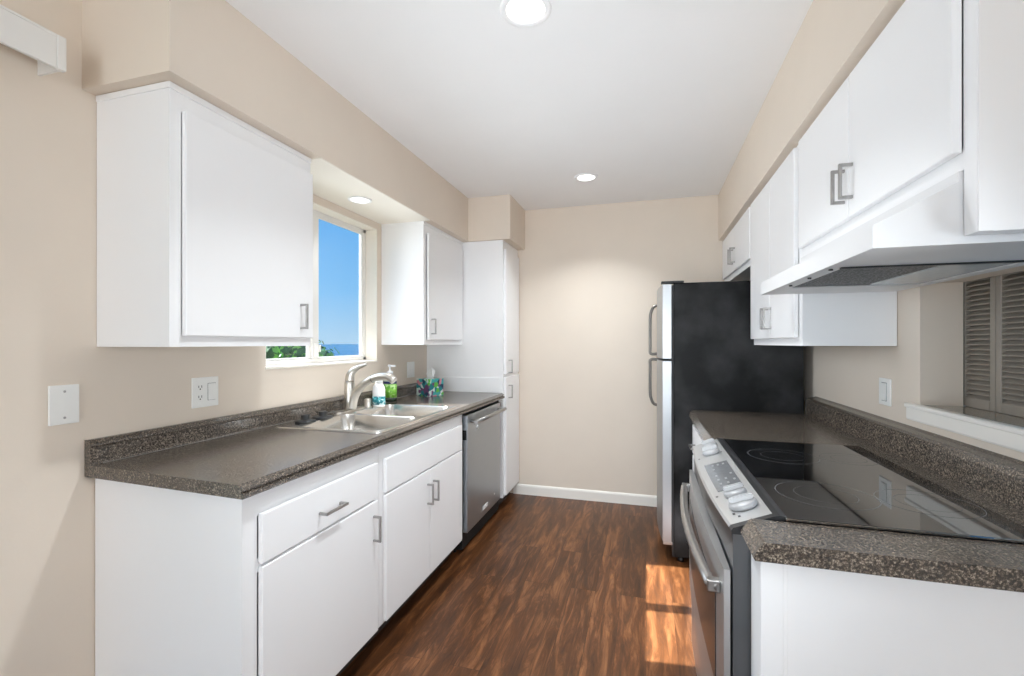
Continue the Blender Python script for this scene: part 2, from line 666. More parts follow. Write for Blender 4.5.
mb.box(XR, XR + TR, PY0, PY1, PZ1, ZC)
struct('wall_right', mb, WALL, None, 'beige right wall with the pass-through opening', 'wall')
mb = MB()
mb.box(XL, -1.55, YN - T, YN, 0, ZC)
mb.box(0.75, XR, YN - T, YN, 0, ZC)
mb.box(-1.55, 0.75, YN - T, YN, 0, 0.45)
mb.box(-1.55, 0.75, YN - T, YN, 2.4, ZC)
struct('wall_front', mb, WALL, None, 'beige wall behind the viewer', 'wall')

# sliding patio door beside the camera and the dining window behind it
mb = MB()
px0, px1 = XL - T + 0.01, XL - T + 0.05
mb.box(px0, px1, DY0, DY0 + 0.05, 0, DZ1, 0.003)
mb.box(px0, px1, DY1 - 0.05, DY1, 0, DZ1, 0.003)
mb.box(px0, px1, DY0 + 0.05, DY1 - 0.05, 0, 0.06, 0.003)
mb.box(px0, px1, DY0 + 0.05, DY1 - 0.05, DZ1 - 0.06, DZ1, 0.003)
mb.box(px0, px1, -0.48, -0.40, 0.06, DZ1 - 0.06, 0.003)
pd = struct('door_1', mb, VINYL, None, 'white framed sliding patio door in the left wall', 'door')
for ya, yb in ((DY0 + 0.05, -0.48), (-0.40, DY1 - 0.05)):
    mb = MB()
    mb.box(px0 + 0.018, px0 + 0.022, ya, yb, 0.06, DZ1 - 0.06)
    obj('pane', mb, GLASS, pd)
mb = MB()
wy0, wy1 = YN - T + 0.01, YN - T + 0.05
mb.box(-1.55, -1.50, wy0, wy1, 0.45, 2.40, 0.003)
mb.box(0.70, 0.75, wy0, wy1, 0.45, 2.40, 0.003)
mb.box(-1.50, 0.70, wy0, wy1, 0.45, 0.50, 0.003)
mb.box(-1.50, 0.70, wy0, wy1, 2.35, 2.40, 0.003)
mb.box(-0.425, -0.375, wy0, wy1, 0.50, 2.35, 0.003)
w2 = struct('window_2', mb, VINYL, None, 'white framed window in the wall behind the viewer', 'window')
for xa, xb in ((-1.50, -0.425), (-0.375, 0.70)):
    mb = MB()
    mb.box(xa, xb, wy0 + 0.018, wy0 + 0.022, 0.50, 2.35)
    obj('pane', mb, GLASS, w2)

# added roof slab out of view, blocks direct sun at the patio door
mb = MB()
mb.box(-5.2, XL - T - 0.01, -3.5, 0.85, 2.25, 2.40)
struct('trim_5', mb, TRIM, None, 'white roof slab added outside the left wall to block the sun', 'roof')

# soffits
mb = MB()
SXL = -1.345
mb.box(XL, SXL, 1.03, YB, SOF, ZC)
mb.box(SXL, -1.0, 3.415, YB, SOF, ZC)
struct('trim_1', mb, WALL, None, 'beige soffit above the left cabinets', 'soffit')
mb = MB()
mb.box(0.535, XR, 0.30, YB, 2.085, ZC)
struct('trim_2', mb, WALL, None, 'beige soffit above the right cabinets', 'soffit')

# added board under the soffit: cream paint, partly standing in for bounced light
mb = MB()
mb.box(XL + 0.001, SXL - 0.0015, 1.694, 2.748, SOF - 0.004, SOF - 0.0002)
struct('trim_6', mb, REVEAL, None, 'cream underside of the soffit above the window, its brightness partly painted in', 'trim')

# baseboard
mb = MB()
mb.prism([(YB, 0), (YB - 0.013, 0), (YB - 0.013, 0.07), (YB - 0.009, 0.08), (YB, 0.086)], 'x', -1.10, XR)
struct('baseboard_back', mb, TRIM, None, 'white baseboard on the end wall', 'baseboard')

# kitchen window: lining, frame, sashes, glass
mb = MB()
XO = XL - T
mb.box(XO, XL + 0.004, WY0 - 0.001, WY1 + 0.001, WZ0 - 0.008, WZ0 + 0.004, 0.002)       # sill board
mb.box(XO, XL + 0.001, WY0 - 0.001, WY1 + 0.001, WZ1 - 0.003, WZ1 + 0.001)
mb.box(XO, XL + 0.001, WY0 - 0.001, WY0 + 0.003, WZ0, WZ1)
mb.box(XO, XL + 0.001, WY1 - 0.003, WY1 + 0.001, WZ0, WZ1)
win = struct('window_1', mb, REVEAL, None, 'aluminium and white kitchen window looking out to sea', 'window')
mb = MB()
fx0, fx1 = -1.824, -1.79
a, bb, c, d = WY0 + 0.003, WY1 - 0.003, WZ0 + 0.004, WZ1 - 0.003
mb.box(fx0, fx1, a, bb, c, c + 0.022, 0.002)
mb.box(fx0, fx1, a, bb, d - 0.024, d, 0.002)
mb.box(fx0, fx1, a, a + 0.028, c, d, 0.002)
mb.box(fx0, fx1, bb - 0.03, bb, c, d, 0.002)
obj('window_frame', mb, VINYL, win)
mb = MB()
mb.box(-1.822, -1.808, 2.166, 2.196, c + 0.022, d - 0.024, 0.002)        # fixed pane stile
mb.box(-1.822, -1.808, a + 0.028, 2.166, c + 0.022, c + 0.034, 0.002)
mb.box(-1.822, -1.808, a + 0.028, 2.166, d - 0.036, d - 0.024, 0.002)
obj('sash', mb, VINYL, win)
mb = MB()
mb.box(-1.807, -1.793, 2.186, 2.238, c + 0.022, d - 0.024, 0.003)        # sliding sash
mb.box(-1.807, -1.793, bb - 0.042, bb - 0.03, c + 0.022, d - 0.024, 0.003)
mb.box(-1.807, -1.793, 2.238, bb - 0.042, c + 0.022, c + 0.034, 0.002)
mb.box(-1.807, -1.793, 2.238, bb - 0.042, d - 0.036, d - 0.024, 0.002)
sash = obj('sash', mb, VINYL, win)
mb = MB()
mb.box(-1.793, -1.776, 2.196, 2.218, 1.225, 1.30, 0.004)
mb.box(-1.790, -1.770, 2.218, 2.228, 1.25, 1.29, 0.002)
obj('latch', mb, VINYL, sash)
mb = MB()
mb.box(-1.817, -1.813, a + 0.028, 2.166, c + 0.034, d - 0.036)
obj('pane', mb, GLASS, win)
mb = MB()
mb.box(-1.802, -1.798, 2.238, bb - 0.042, c + 0.034, d - 0.036)
obj('pane', mb, GLASS, win)

# pass-through ledge and casing
mb = MB()
mb.box(XR - 0.004, XR + TR + 0.06, PY0, PY1, PZ0 - 0.02, PZ0)
struct('trim_3', mb, LEDGE, None, 'glossy grey ledge of the pass-through', 'ledge')
mb = MB()
mb.prism([(XR, 1.037), (XR - 0.016, 1.037), (XR - 0.018, 1.042), (XR - 0.018, 1.078), (XR - 0.024, 1.081), (XR - 0.024, 1.090), (XR - 0.020, 1.094), (XR, 1.094)], 'y', 0.40, 1.925)
struct('trim_4', mb, TRIM, None, 'white casing strip under the pass-through opening', 'trim')

# ------------------------------------------------------------------ louvred shutters in the pass-through
def shutter(y0, y1, label):
    z0, z1 = PZ0 + 0.0004, PZ1 + 0.10
    x0, x1 = XR + TR + 0.004, XR + TR + 0.030
    t = thing('louvered_shutter', label, 'shutter', ((x0 + x1) / 2, (y0 + y1) / 2, z0), 'pass-through shutters')
    st = 0.022
    m = MB()
    m.box(x0, x1, y0, y0 + st, z0, z1, 0.002)
    m.box(x0, x1, y1 - st, y1, z0, z1, 0.002)
    m.box(x0, x1, y0 + st, y1 - st, z0, z0 + 0.028, 0.002)
    m.box(x0, x1, y0 + st, y1 - st, z1 - 0.04, z1, 0.002)
    obj('frame', m, SHUT, t)
    m = MB()
    z = z0 + 0.036
    while z < z1 - 0.045:
        m.box(-0.0135 + (x0 + x1) / 2, 0.0135 + (x0 + x1) / 2, y0 + st - 0.003, y1 - st + 0.003, z - 0.0025, z + 0.0025, 0.001, 1, Matrix.Rotation(math.radians(-38), 4, 'Y'))
        z += 0.0158
    m.box(x1 - 0.004, x1 - 0.001, y0 + st, y1 - st, z0 + 0.02, z1 - 0.03)
    obj('louvers', m, SHUT, t)
    return t
shutter(1.741, 1.900, 'taupe louvered shutter panel against the far jamb of the pass-through')
shutter(1.450, 1.738, 'taupe louvered shutter panel second from the far jamb, cut off by the photo edge')

# ------------------------------------------------------------------ cabinets
def pull(axis, c, L, out, parent):
    """bar handle centred at c on the door face; axis 'y' or 'z' is the bar; out = +1/-1 is the x direction it stands off"""
    m = MB()
    x, y, z = c
    s = 0.0044
    so = 0.030 * out
    h = L / 2
    xa, xb = sorted((x + so - s * out, x + so + s * out))
    p0, p1 = sorted((x - 0.0005 * out, x + so))
    if axis == 'z':
        m.box(xa, xb, y - s, y + s, z - h, z + h, 0.0012)
        for q in (-1, 1):
            zc = z + q * (h - s)
            m.box(p0, p1, y - s, y + s, zc - s, zc + s, 0.0012)
    else:
        m.box(xa, xb, y - h, y + h, z - s, z + s, 0.0012)
        for q in (-1, 1):
            yc = y + q * (h - s)
            m.box(p0, p1, yc - s, yc + s, z - s, z + s, 0.0012)
    return obj('handle', m, NICKEL, parent, label='square brushed nickel bar pull')

def carcass(t, xb, xf, y0, y1, z0, z1, rails, stiles, top=True, extra=None, th=0.018, fw=0.038, tw=0.075, skew=None):
    """hollow cabinet body: xb back, xf face-frame front; rails = z centres, stiles = y centres"""
    m = MB()
    s = 1 if xf > xb else -1
    lo = lambda p, q: (min(p, q), max(p, q))
    xi = xf - 0.02 * s
    a0, a1 = lo(xb, xi)
    m.box(a0, a1, y0, y0 + th, z0, z1)
    m.box(a0, a1, y1 - th, y1, z0, z1)
    m.box(*lo(xb, xb + 0.008 * s), y0 + th, y1 - th, z0, z1)
    m.box(a0, a1, y0 + th, y1 - th, z0, z0 + th)
    if top:
        m.box(a0, a1, y0 + th, y1 - th, z1 - th, z1)
    f0, f1 = lo(xi, xf)
    m.box(f0, f1, y0, y0 + fw, z0, z1)
    m.box(f0, f1, y1 - fw, y1, z0, z1)
    m.box(f0, f1, y0 + fw, y1 - fw, z0, z0 + fw)
    m.box(f0, f1, y0 + fw, y1 - fw, z1 - tw, z1)
    for z in rails:
        m.box(f0, f1, y0 + fw, y1 - fw, z - 0.02, z + 0.02)
    for y in stiles:
        m.box(f0, f1, y - 0.025, y + 0.025, z0 + fw, z1 - tw)
    if extra:
        extra(m)
    if skew:
        m.skew_end(y0 + 0.03, *skew)
    return obj('body', m, CAB, t)

def front(name, t, xf, out, y0, y1, z0, z1, thick=0.019):
    m = MB()
    a0, a1 = sorted((xf + 0.0012 * out, xf + thick * out))
    m.box(a0, a1, y0, y1, z0, z1, 0.003, 2)
    return obj(name, m, CAB, t)

FXL = -1.082            # left base face frame
DT = 0.019
# near left base cabinet
t = thing('base_cabinet', 'white base cabinet with drawer over single door at near end of left counter', 'cabinet', (-1.39, 1.37, 0), 'left base cabinets')
carcass(t, XL + 0.003, FXL, 1.048, 1.718, 0.10, 0.874, [0.655], [], skew=(-1.36, 0.05))
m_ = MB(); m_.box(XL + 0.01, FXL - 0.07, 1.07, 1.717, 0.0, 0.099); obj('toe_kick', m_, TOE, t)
d_ = front('drawer', t, FXL, 1, 1.088, 1.690, 0.661, 0.806)
pull('y', (FXL + DT, 1.385, 0.722), 0.118, 1, d_)
d_ = front('door', t, FXL, 1, 1.088, 1.690, 0.112, 0.652)
pull('z', (FXL + DT, 1.655, 0.546), 0.105, 1, d_)
# sink base
t = thing('sink_base_cabinet', 'white sink base cabinet with a false drawer front over two doors', 'cabinet', (-1.39, 2.18, 0), 'left base cabinets')
carcass(t, XL + 0.003, FXL, 1.720, 2.648, 0.10, 0.874, [0.655], [], top=False)
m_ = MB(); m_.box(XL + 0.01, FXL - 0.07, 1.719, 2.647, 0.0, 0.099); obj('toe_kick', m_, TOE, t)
front('drawer_front', t, FXL, 1, 1.752, 2.60, 0.661, 0.806)
d_ = front('door', t, FXL, 1, 1.752, 2.170, 0.112, 0.652)
pull('z', (FXL + DT, 2.140, 0.535), 0.105, 1, d_)
d_ = front('door', t, FXL, 1, 2.173, 2.600, 0.112, 0.652)
pull('z', (FXL + DT, 2.206, 0.535), 0.105, 1, d_)

# upper left cabinets
FXU = -1.397
def upper_left(y0, y1, doors, label):
    t = thing('wall_cabinet', label, 'cabinet', (-1.55, (y0 + y1) / 2, 1.288), 'left wall cabinets')
    def ex(m):
        m.box(XL + 0.004, FXU + 0.006, y0 - 0.005, y1, 2.078, SOF - 0.002, 0.002)     # top moulding strip
    carcass(t, XL + 0.002, FXU, y0, y1, 1.288, SOF - 0.003, [], [], extra=ex)
    for (a0, a1, hy) in doors:
        d = front('door', t, FXU, 1, a0, a1, 1.322, 2.026)
        pull('z', (FXU + DT, hy, 1.410), 0.105, 1, d)
    return t
upper_left(1.070, 1.690, [(1.108, 1.684, 1.610)], 'white wall cabinet with one door at the near side of the window')
upper_left(2.752, 3.418, [(2.795, 3.385, 2.835)], 'white wall cabinet with one door between the window and the tall pantry')

# tall pantry
FXP = -1.062
t = thing('pantry_cabinet', 'tall white pantry cabinet reaching the soffit in the far left corner', 'cabinet', (-1.38, 3.64, 0))
carcass(t, XL + 0.002, FXP, 3.424, 3.862, 0.10, SOF - 0.003, [1.045], [])
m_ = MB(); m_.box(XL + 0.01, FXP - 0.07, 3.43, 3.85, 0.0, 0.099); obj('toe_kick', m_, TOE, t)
m_ = MB(); m_.box(XL + 0.004, FXP - 0.02, 3.4185, 3.4235, 0.915, 1.03, 0.001); obj('side_splash', m_, CAB, t)
d_ = front('door', t, FXP, 1, 3.452, 3.836, 1.055, 2.03)
pull('z', (FXP + DT, 3.515, 1.115), 0.105, 1, d_)
d_ = front('door', t, FXP, 1, 3.452, 3.836, 0.115, 1.035)
pull('z', (FXP + DT, 3.515, 0.918), 0.105, 1, d_)

# right wall cabinets
FXR = 0.577
def upper_right(name, y0, y1, z0, doors, hz, label):
    t = thing(name, label, 'cabinet', (0.73, (y0 + y1) / 2, z0), 'right wall cabinets')
    def ex(m):
        zl = 1.502 if 'hood' in name else z0
        yl = 0.036 if 'hood' in name else 0.0
        if yl:
            m.box(FXR, XR - 0.002, y0, y0 + yl, zl, z0)               # end panel reaching down past the hood
        m.box(FXR + 0.0005, FXR + 0.022, y0 - 0.004, y0 - 0.0002, zl, 2.082)            # corner strip on the near end
    carcass(t, XR - 0.002, FXR, y0, y1, z0, 2.082, [], [], extra=ex)
    for (a0, a1, hy) in doors:
        d = front('door', t, FXR, -1, a0, a1, z0 + 0.032, 2.068)
        pull('z', (FXR - DT, hy, hz), 0.10, -1, d)
    return t
upper_right('hood_cabinet', 1.042, 2.016, 1.628, [(1.080, 1.545, 1.578), (1.549, 2.005, 1.516)][::1] and [(1.080, 1.545, 1.520), (1.549, 2.005, 1.575)], 1.757, 'white wall cabinet with two doors directly above the range hood')
upper_right('wall_cabinet', 2.022, 2.852, 1.289, [(2.060, 2.432, 2.405), (2.436, 2.845, 2.463)], 1.415, 'white wall cabinet hanging lowest on the right between hood and refrigerator')
upper_right('refrigerator_cabinet', 2.856, 3.860, 1.745, [(2.880, 3.345, 3.315), (3.349, 3.83, 3.385)], 1.875, 'white shallow wall cabinet above the black refrigerator')

# right base cabinets
t = thing('base_cabinet', 'white base cabinet end panel closing the near end of the right counter', 'cabinet', (0.55, 1.08, 0), 'right base cabinets')
m_ = MB()
m_.box(0.262, XR - 0.003, 1.045, 1.122, 0.0, 0.874)
obj('end_panel', m_, CAB, t)
m_ = MB()
m_.box(0.221, 0.2625, 1.032, 1.122, 0.0, 0.874, 0.002)
m_.box(0.2625, 0.272, 1.0405, 1.046, 0.0, 0.874, 0.002)
obj('corner_post', m_, CAB, t)
t = thing('base_cabinet', 'white base cabinet between the range and the refrigerator', 'cabinet', (0.56, 2.44, 0), 'right base cabinets')
carcass(t, XR - 0.003, 0.275, 2.008, 2.865, 0.10, 0.874, [0.665], [])
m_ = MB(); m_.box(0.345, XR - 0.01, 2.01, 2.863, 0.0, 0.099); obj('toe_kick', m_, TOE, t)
d_ = front('drawer', t, 0.275, -1, 2.04, 2.845, 0.672, 0.835)
pull('y', (0.275 - DT, 2.62, 0.75), 0.11, -1, d_)
d_ = front('door', t, 0.275, -1, 2.04, 2.44, 0.112, 0.66)
pull('z', (0.275 - DT, 2.41, 0.56), 0.10, -1, d_)
d_ = front('door', t, 0.275, -1, 2.444, 2.845, 0.112, 0.66)
pull('z', (0.275 - DT, 2.475, 0.56), 0.10, -1, d_)

# ------------------------------------------------------------------ worktops
# left worktop with a cut-out for the sink
SX0, SX1, SY0, SY1 = -1.655, -1.092, 1.735, 2.60
CY0, CY1 = 1.018, 3.417
t = thing('countertop', 'dark speckled laminate countertop along the left wall around the sink', 'countertop', (-1.37, 2.18, 0.876), 'countertops')
m_ = MB()
hx0, hx1, hy0, hy1 = SX0 + 0.02, SX1 - 0.02, SY0 + 0.02, SY1 - 0.02
m_.box(XL + 0.002, -1.08, CY0, hy0, 0.876, 0.914)
m_.box(XL + 0.002, -1.08, hy1, CY1, 0.876, 0.914)
m_.box(XL + 0.002, hx0, hy0, hy1, 0.876, 0.914)
m_.box(hx1, -1.08, hy0, hy1, 0.876, 0.914)
# moulded front edge
m_.prism([(-1.08, 0.876), (-1.08, 0.914), (-1.066, 0.914), (-1.049, 0.902), (-1.048, 0.899), (-1.056, 0.896), (-1.056, 0.893), (-1.046, 0.890), (-1.045, 0.887), (-1.045, 0.879), (-1.048, 0.876)], 'y', CY0, CY1)
m_.skew_end(CY0 + 0.01, -1.34, 0.05)
obj('worktop', m_, COUNTER, t)
m_ = MB()
m_.prism([(XL + 0.002, 0.9142), (XL + 0.034, 0.9142), (XL + 0.030, 0.920), (XL + 0.029, 0.968), (XL + 0.033, 0.974), (XL + 0.031, 0.980), (XL + 0.016, 0.992), (XL + 0.002, 0.992)], 'y', CY0, CY1)
m_.skew_end(CY0 + 0.01, -1.34, 0.05)
obj('backsplash', m_, COUNTER, t)
m_ = MB()
m_.box(XL + 0.03, XL + 0.034, CY0 + 0.05, CY1, 0.9141, 0.9155)
obj('seam_bead', m_, NICKEL, t)

# right worktop: near stub, strip behind the range, far piece (one continuous top)
t = thing('countertop', 'dark speckled laminate countertop along the right wall around the range', 'countertop', (0.54, 1.93, 0.876), 'countertops')
def edge_prof(x0, x1):
    return [(x0 + 0.004, 0.876), (x0, 0.884), (x0 + 0.018, 0.911), (x0 + 0.022, 0.914), (x1, 0.914), (x1, 0.876)]
m_ = MB()
m_.prism(edge_prof(0.200, XR - 0.002), 'y', 0.998, 1.126)
m_.prism(edge_prof(0.236, XR - 0.002), 'y', 2.006, 2.868)
m_.box(0.756, XR - 0.002, 1.126, 2.006, 0.876, 0.914)
obj('worktop', m_, COUNTER, t)
m_ = MB()
x = XR - 0.002
m_.prism([(x, 0.9142), (x - 0.050, 0.9142), (x - 0.050, 0.984), (x - 0.046, 0.996), (x - 0.036, 1.002), (x - 0.014, 1.006), (x, 1.012)], 'y', 0.998, 2.868)
obj('backsplash', m_, COUNTER, t)

# ------------------------------------------------------------------ sink
t = thing('sink', 'double-bowl stainless steel sink set into the left countertop', 'sink', ((SX0 + SX1) / 2, (SY0 + SY1) / 2, 0.914))
b = bmesh.new()
def loop(pts, z):
    vs = [b.verts.new((p[0], p[1], z)) for p in pts]
    es = [b.edges.new((vs[i], vs[(i + 1) % len(vs)])) for i in range(len(vs))]
    return vs, es
ZR = 0.9185
outer = rrect(SX0, SX1, SY0, SY1, 0.03)
ov, oe = loop(outer, ZR)
ymid = (SY0 + SY1) / 2
bowls = [(SX0 + 0.105, SX1 - 0.022, SY0 + 0.03, ymid - 0.012), (SX0 + 0.105, SX1 - 0.022, ymid + 0.012, SY1 - 0.03)]
edges = list(oe)
tops = []
for (a0, a1, b0, b1) in bowls:
    v_, e_ = loop(rrect(a0, a1, b0, b1, 0.06), ZR)
    tops.append(v_)
    edges += e_
bmesh.ops.triangle_fill(b, use_beauty=True, edges=edges)
# drop any face filled inside a bowl
for f in list(b.faces):
    cpt = f.calc_center_median()
    for (a0, a1, b0, b1) in bowls:
        vin = all(any(v in tp for tp in tops) for v in f.verts)
        if vin and a0 < cpt.x < a1 and b0 < cpt.y < b1 and len(set(next(i for i, tp in enumerate(tops) if v in tp) for v in f.verts)) == 1:
            cx, cy = (a0 + a1) / 2, (b0 + b1) / 2
            if abs(cpt.x - cx) < (a1 - a0) / 2 - 0.001 and abs(cpt.y - cy) < (b1 - b0) / 2 - 0.001:
                b.faces.remove(f)
                break
lv, _ = loop(rrect(SX0 - 0.003, SX1 + 0.003, SY0 - 0.003, SY1 + 0.003, 0.032), 0.9143)
n = len(ov)
for i in range(n):
    b.faces.new((ov[i], ov[(i + 1) % n], lv[(i + 1) % n], lv[i]))
m_ = MB()
bmesh.ops.recalc_face_normals(b, faces=b.faces)
m_.merge(b)
obj('rim', m_, SINKM, t)
for (a0, a1, b0, b1) in bowls:
    b = bmesh.new()
    prev = None
    for (ins, dz, r) in ((0, 0.0, 0.06), (0.003, -0.004, 0.058), (0.012, -0.10, 0.055), (0.018, -0.150, 0.05), (0.035, -0.172, 0.045), (0.07, -0.180, 0.03)):
        vs = [b.verts.new((p[0], p[1], ZR + dz)) for p in rrect(a0 + ins, a1 - ins, b0 + ins, b1 - ins, r)]
        if prev:
            for i in range(len(vs)):
                f = b.faces.new((prev[i], prev[(i + 1) % len(vs)], vs[(i + 1) % len(vs)], vs[i]))
                f.smooth = True
        prev = vs
    b.faces.new(prev)
    bmesh.ops.recalc_face_normals(b, faces=b.faces)
    for f in b.faces:
        f.normal_flip()
    m_ = MB()
    m_.merge(b)
    bo = obj('bowl', m_, SINKM, t)
    m_ = MB()
    cx, cy = (a0 + a1) / 2, (b0 + b1) / 2
    m_.lathe([(0, ZR - 0.176), (0.012, ZR - 0.176), (0.02, ZR - 0.1785), (0.040, ZR - 0.1785), (0.044, ZR - 0.1765), (0.046, ZR - 0.1798)], (cx, cy, 0))
    obj('drain', m_, NICKEL, bo)

# faucet
FX, FY = -1.605, 2.262
t = thing('faucet', 'brushed nickel single-lever faucet with a pull-out spout behind the sink', 'faucet', (FX, FY, ZR))
m_ = MB()
z0 = ZR + 0.0003
pts = rrect(FX - 0.028, FX + 0.028, FY - 0.125, FY + 0.125, 0.0279, 8)
m_.prism([(p[0], p[1]) for p in pts], 'z', z0, z0 + 0.007)
obj('deck_plate', m_, CHROME, t)
m_ = MB()
z1 = z0 + 0.007
m_.tube([(FX, FY, z1), (FX - 0.002, FY, z1 + 0.05), (FX - 0.003, FY, z1 + 0.11), (FX - 0.002, FY, z1 + 0.150), (FX + 0.001, FY, z1 + 0.160)], [0.032, 0.030, 0.0285, 0.0275, 0.024], 20)
obj('body', m_, CHROME, t)
m_ = MB()
lp, lr = crom([(FX - 0.002, FY, z1 + 0.1605), (FX + 0.003, FY, z1 + 0.190), (FX + 0.020, FY + 0.001, z1 + 0.216), (FX + 0.052, FY + 0.002, z1 + 0.236), (FX + 0.084, FY + 0.003, z1 + 0.247), (FX + 0.106, FY + 0.004, z1 + 0.256)], [0.0262, 0.024, 0.018, 0.0125, 0.0085, 0.006])
m_.tube(lp, lr, 16, flat=(1.1, 0.9))
obj('lever', m_, CHROME, t)
m_ = MB()
sp_ = []
sr = []
P = [(0.014, 0.004), (0.020, 0.045), (0.040, 0.092), (0.080, 0.136), (0.130, 0.168), (0.180, 0.185), (0.225, 0.190), (0.258, 0.183), (0.280, 0.166)]
R = [0.027, 0.026, 0.0235, 0.021, 0.020, 0.0205, 0.022, 0.0225, 0.021]
for (dx, dz), r in zip(P, R):
    sp_.append((FX + dx, FY, z1 + dz))
    sr.append(r)
pp, rr = crom(sp_, sr)
m_.tube(pp, rr, 16)
sp_o = obj('spout', m_, CHROME, t)
m_ = MB()
i0 = 17
m_.tube([pp[i0], pp[i0] + (pp[i0 + 1] - pp[i0]) * 0.25], rr[i0] + 0.0006, 16)
obj('seam_ring', m_, MARK, sp_o)
# air-gap cap
m_ = MB()
m_.lathe([(0, z0), (0.024, z0), (0.024, z0 + 0.004), (0.0205, z0 + 0.006), (0.0205, z0 + 0.046), (0.018, z0 + 0.050), (0, z0 + 0.050)], (-1.588, 2.412, 0))
tag(obj('air_gap_cap', m_, CHROME), 'short round brushed nickel cap beside the faucet', 'cap')

# black sink stoppers
def stopper(x, y, label):
    m = MB()
    z = ZR + 0.0004
    m.lathe([(0, z), (0.046, z), (0.049, z + 0.004), (0.046, z + 0.010), (0.030, z + 0.013), (0.022, z + 0.015), (0.019, z + 0.020), (0.021, z + 0.033), (0.018, z + 0.036), (0, z + 0.036)], (x, y, 0))
    return tag(obj('sink_stopper', m, RUBBER), label, 'stopper', 'sink stoppers')
stopper(-1.572, 1.868, 'black rubber sink stopper at the near left corner of the sink')
stopper(-1.572, 1.992, 'black rubber sink stopper closer to the faucet')

# soap bottles
bx, by = -1.545, 2.462
z0 = ZR + 0.0004
t = thing('soap_bottle', 'small white soap bottle with a teal label beside the faucet', 'bottle', (bx, by, z0))
m_ = MB()
m_.lathe([(0, z0), (0.036, z0), (0.040, z0 + 0.006), (0.040, z0 + 0.100), (0.037, z0 + 0.118), (0.026, z0 + 0.136), (0.022, z0 + 0.140), (0, z0 + 0.140)], (bx, by, 0), sx=1.0, sy=0.7)
bo = obj('bottle_body', m_, SOAPW, t)
m_ = MB()
m_.lathe([(0.0404, z0 + 0.012), (0.0408, z0 + 0.012), (0.0408, z0 + 0.062), (0.0404, z0 + 0.062)], (bx, by, 0), sx=1.0, sy=0.71)
obj('label_band', m_, TEALLABEL, bo, label='teal patterned label')
m_ = MB()
m_.lathe([(0, z0 + 0.1402), (0.021, z0 + 0.1402), (0.022, z0 + 0.150), (0.020, z0 + 0.172), (0.014, z0 + 0.184), (0, z0 + 0.186)], (bx, by, 0))
obj('cap', m_, SOAPW, t)

bx, by, z0 = -1.612, 2.700, 0.9146
t = thing('soap_bottle', 'larger pump soap bottle with a bright green label behind the sink', 'bottle', (bx, by, z0))
m_ = MB()
m_.lathe([(0, z0), (0.040, z0), (0.045, z0 + 0.006), (0.046, z0 + 0.12), (0.043, z0 + 0.150), (0.030, z0 + 0.172), (0.019, z0 + 0.180), (0, z0 + 0.180)], (bx, by, 0), sx=1.0, sy=0.75)
bo = obj('bottle_body', m_, SOAPT, t)
m_ = MB()
m_.lathe([(0.0464, z0 + 0.030), (0.0468, z0 + 0.030), (0.0470, z0 + 0.118), (0.0465, z0 + 0.118)], (bx, by, 0), sx=1.0, sy=0.76)
obj('label_band', m_, GREENLABEL, bo, label='bright green label')
m_ = MB()
m_.lathe([(0.0457, z0 + 0.004), (0.0464, z0 + 0.004), (0.0466, z0 + 0.028), (0.0460, z0 + 0.028)], (bx, by, 0), sx=1.0, sy=0.76)
obj('soap_level', m_, SOAPB, bo, label='dark green band at the foot')
m_ = MB()
m_.lathe([(0.0466, z0 + 0.120), (0.0471, z0 + 0.120), (0.0469, z0 + 0.136), (0.0462, z0 + 0.136)], (bx, by, 0), sx=0.99, sy=0.75)
obj('label_title', m_, INK, bo, label='navy lettering band')
m_ = MB()
m_.lathe([(0, z0 + 0.1802), (0.020, z0 + 0.1802), (0.020, z0 + 0.198), (0.012, z0 + 0.203), (0.006, z0 + 0.206), (0.006, z0 + 0.228), (0.013, z0 + 0.230), (0.013, z0 + 0.242), (0, z0 + 0.244)], (bx, by, 0))
m_.box(bx + 0.004, bx + 0.042, by - 0.007, by + 0.007, z0 + 0.230, z0 + 0.241, 0.003)
obj('pump', m_, SOAPW, t)

# tissue box
t = thing('tissue_box', 'colourful patterned cube tissue box on the counter against the pantry', 'tissue box', (-1.532, 3.125, 0.9145))
L_ = 0.140
m_ = MB()
h = L_ / 2
ox, oy, oz = t.location
m_.box(ox - h, ox + h, oy - h, oy + h, oz, oz + 0.124, 0.0015)
bo = obj('box', m_, TISSUEBOX, t)
m_ = MB()
m_.prism(rrect(ox - 0.036, ox + 0.036, oy - 0.022, oy + 0.022, 0.0215, 6), 'z', oz + 0.1238, oz + 0.1246)
obj('slot', m_, TISSUE, bo)
m_ = MB()
b = bmesh.new()
N1, N2 = 14, 9
rows = []
for i in range(N1 + 1):
    u = i / N1 * 2 - 1
    row = []
    for j in range(N2 + 1):
        s = j / N2
        wdt = 0.034 + 0.022 * s - 0.040 * max(0, s - 0.55)
        y = 0.006 * math.sin(u * 5 + s * 4) * (0.4 + s) + 0.012 * (s ** 2)
        row.append(b.verts.new((ox + u * wdt, oy + y, oz + 0.1242 + s * (0.078 + 0.012 * math.cos(u * 2.4) - 0.018 * u * u))))
    rows.append(row)
for i in range(N1):
    for j in range(N2):
        f = b.faces.new((rows[i][j], rows[i + 1][j], rows[i + 1][j + 1], rows[i][j + 1]))
        f.smooth = True
ext = bmesh.ops.solidify(b, geom=list(b.faces), thickness=0.0012)
m_.merge(b)
obj('tissue', m_, TISSUE, t)
t.rotation_euler = (0, 0, math.radians(-25))

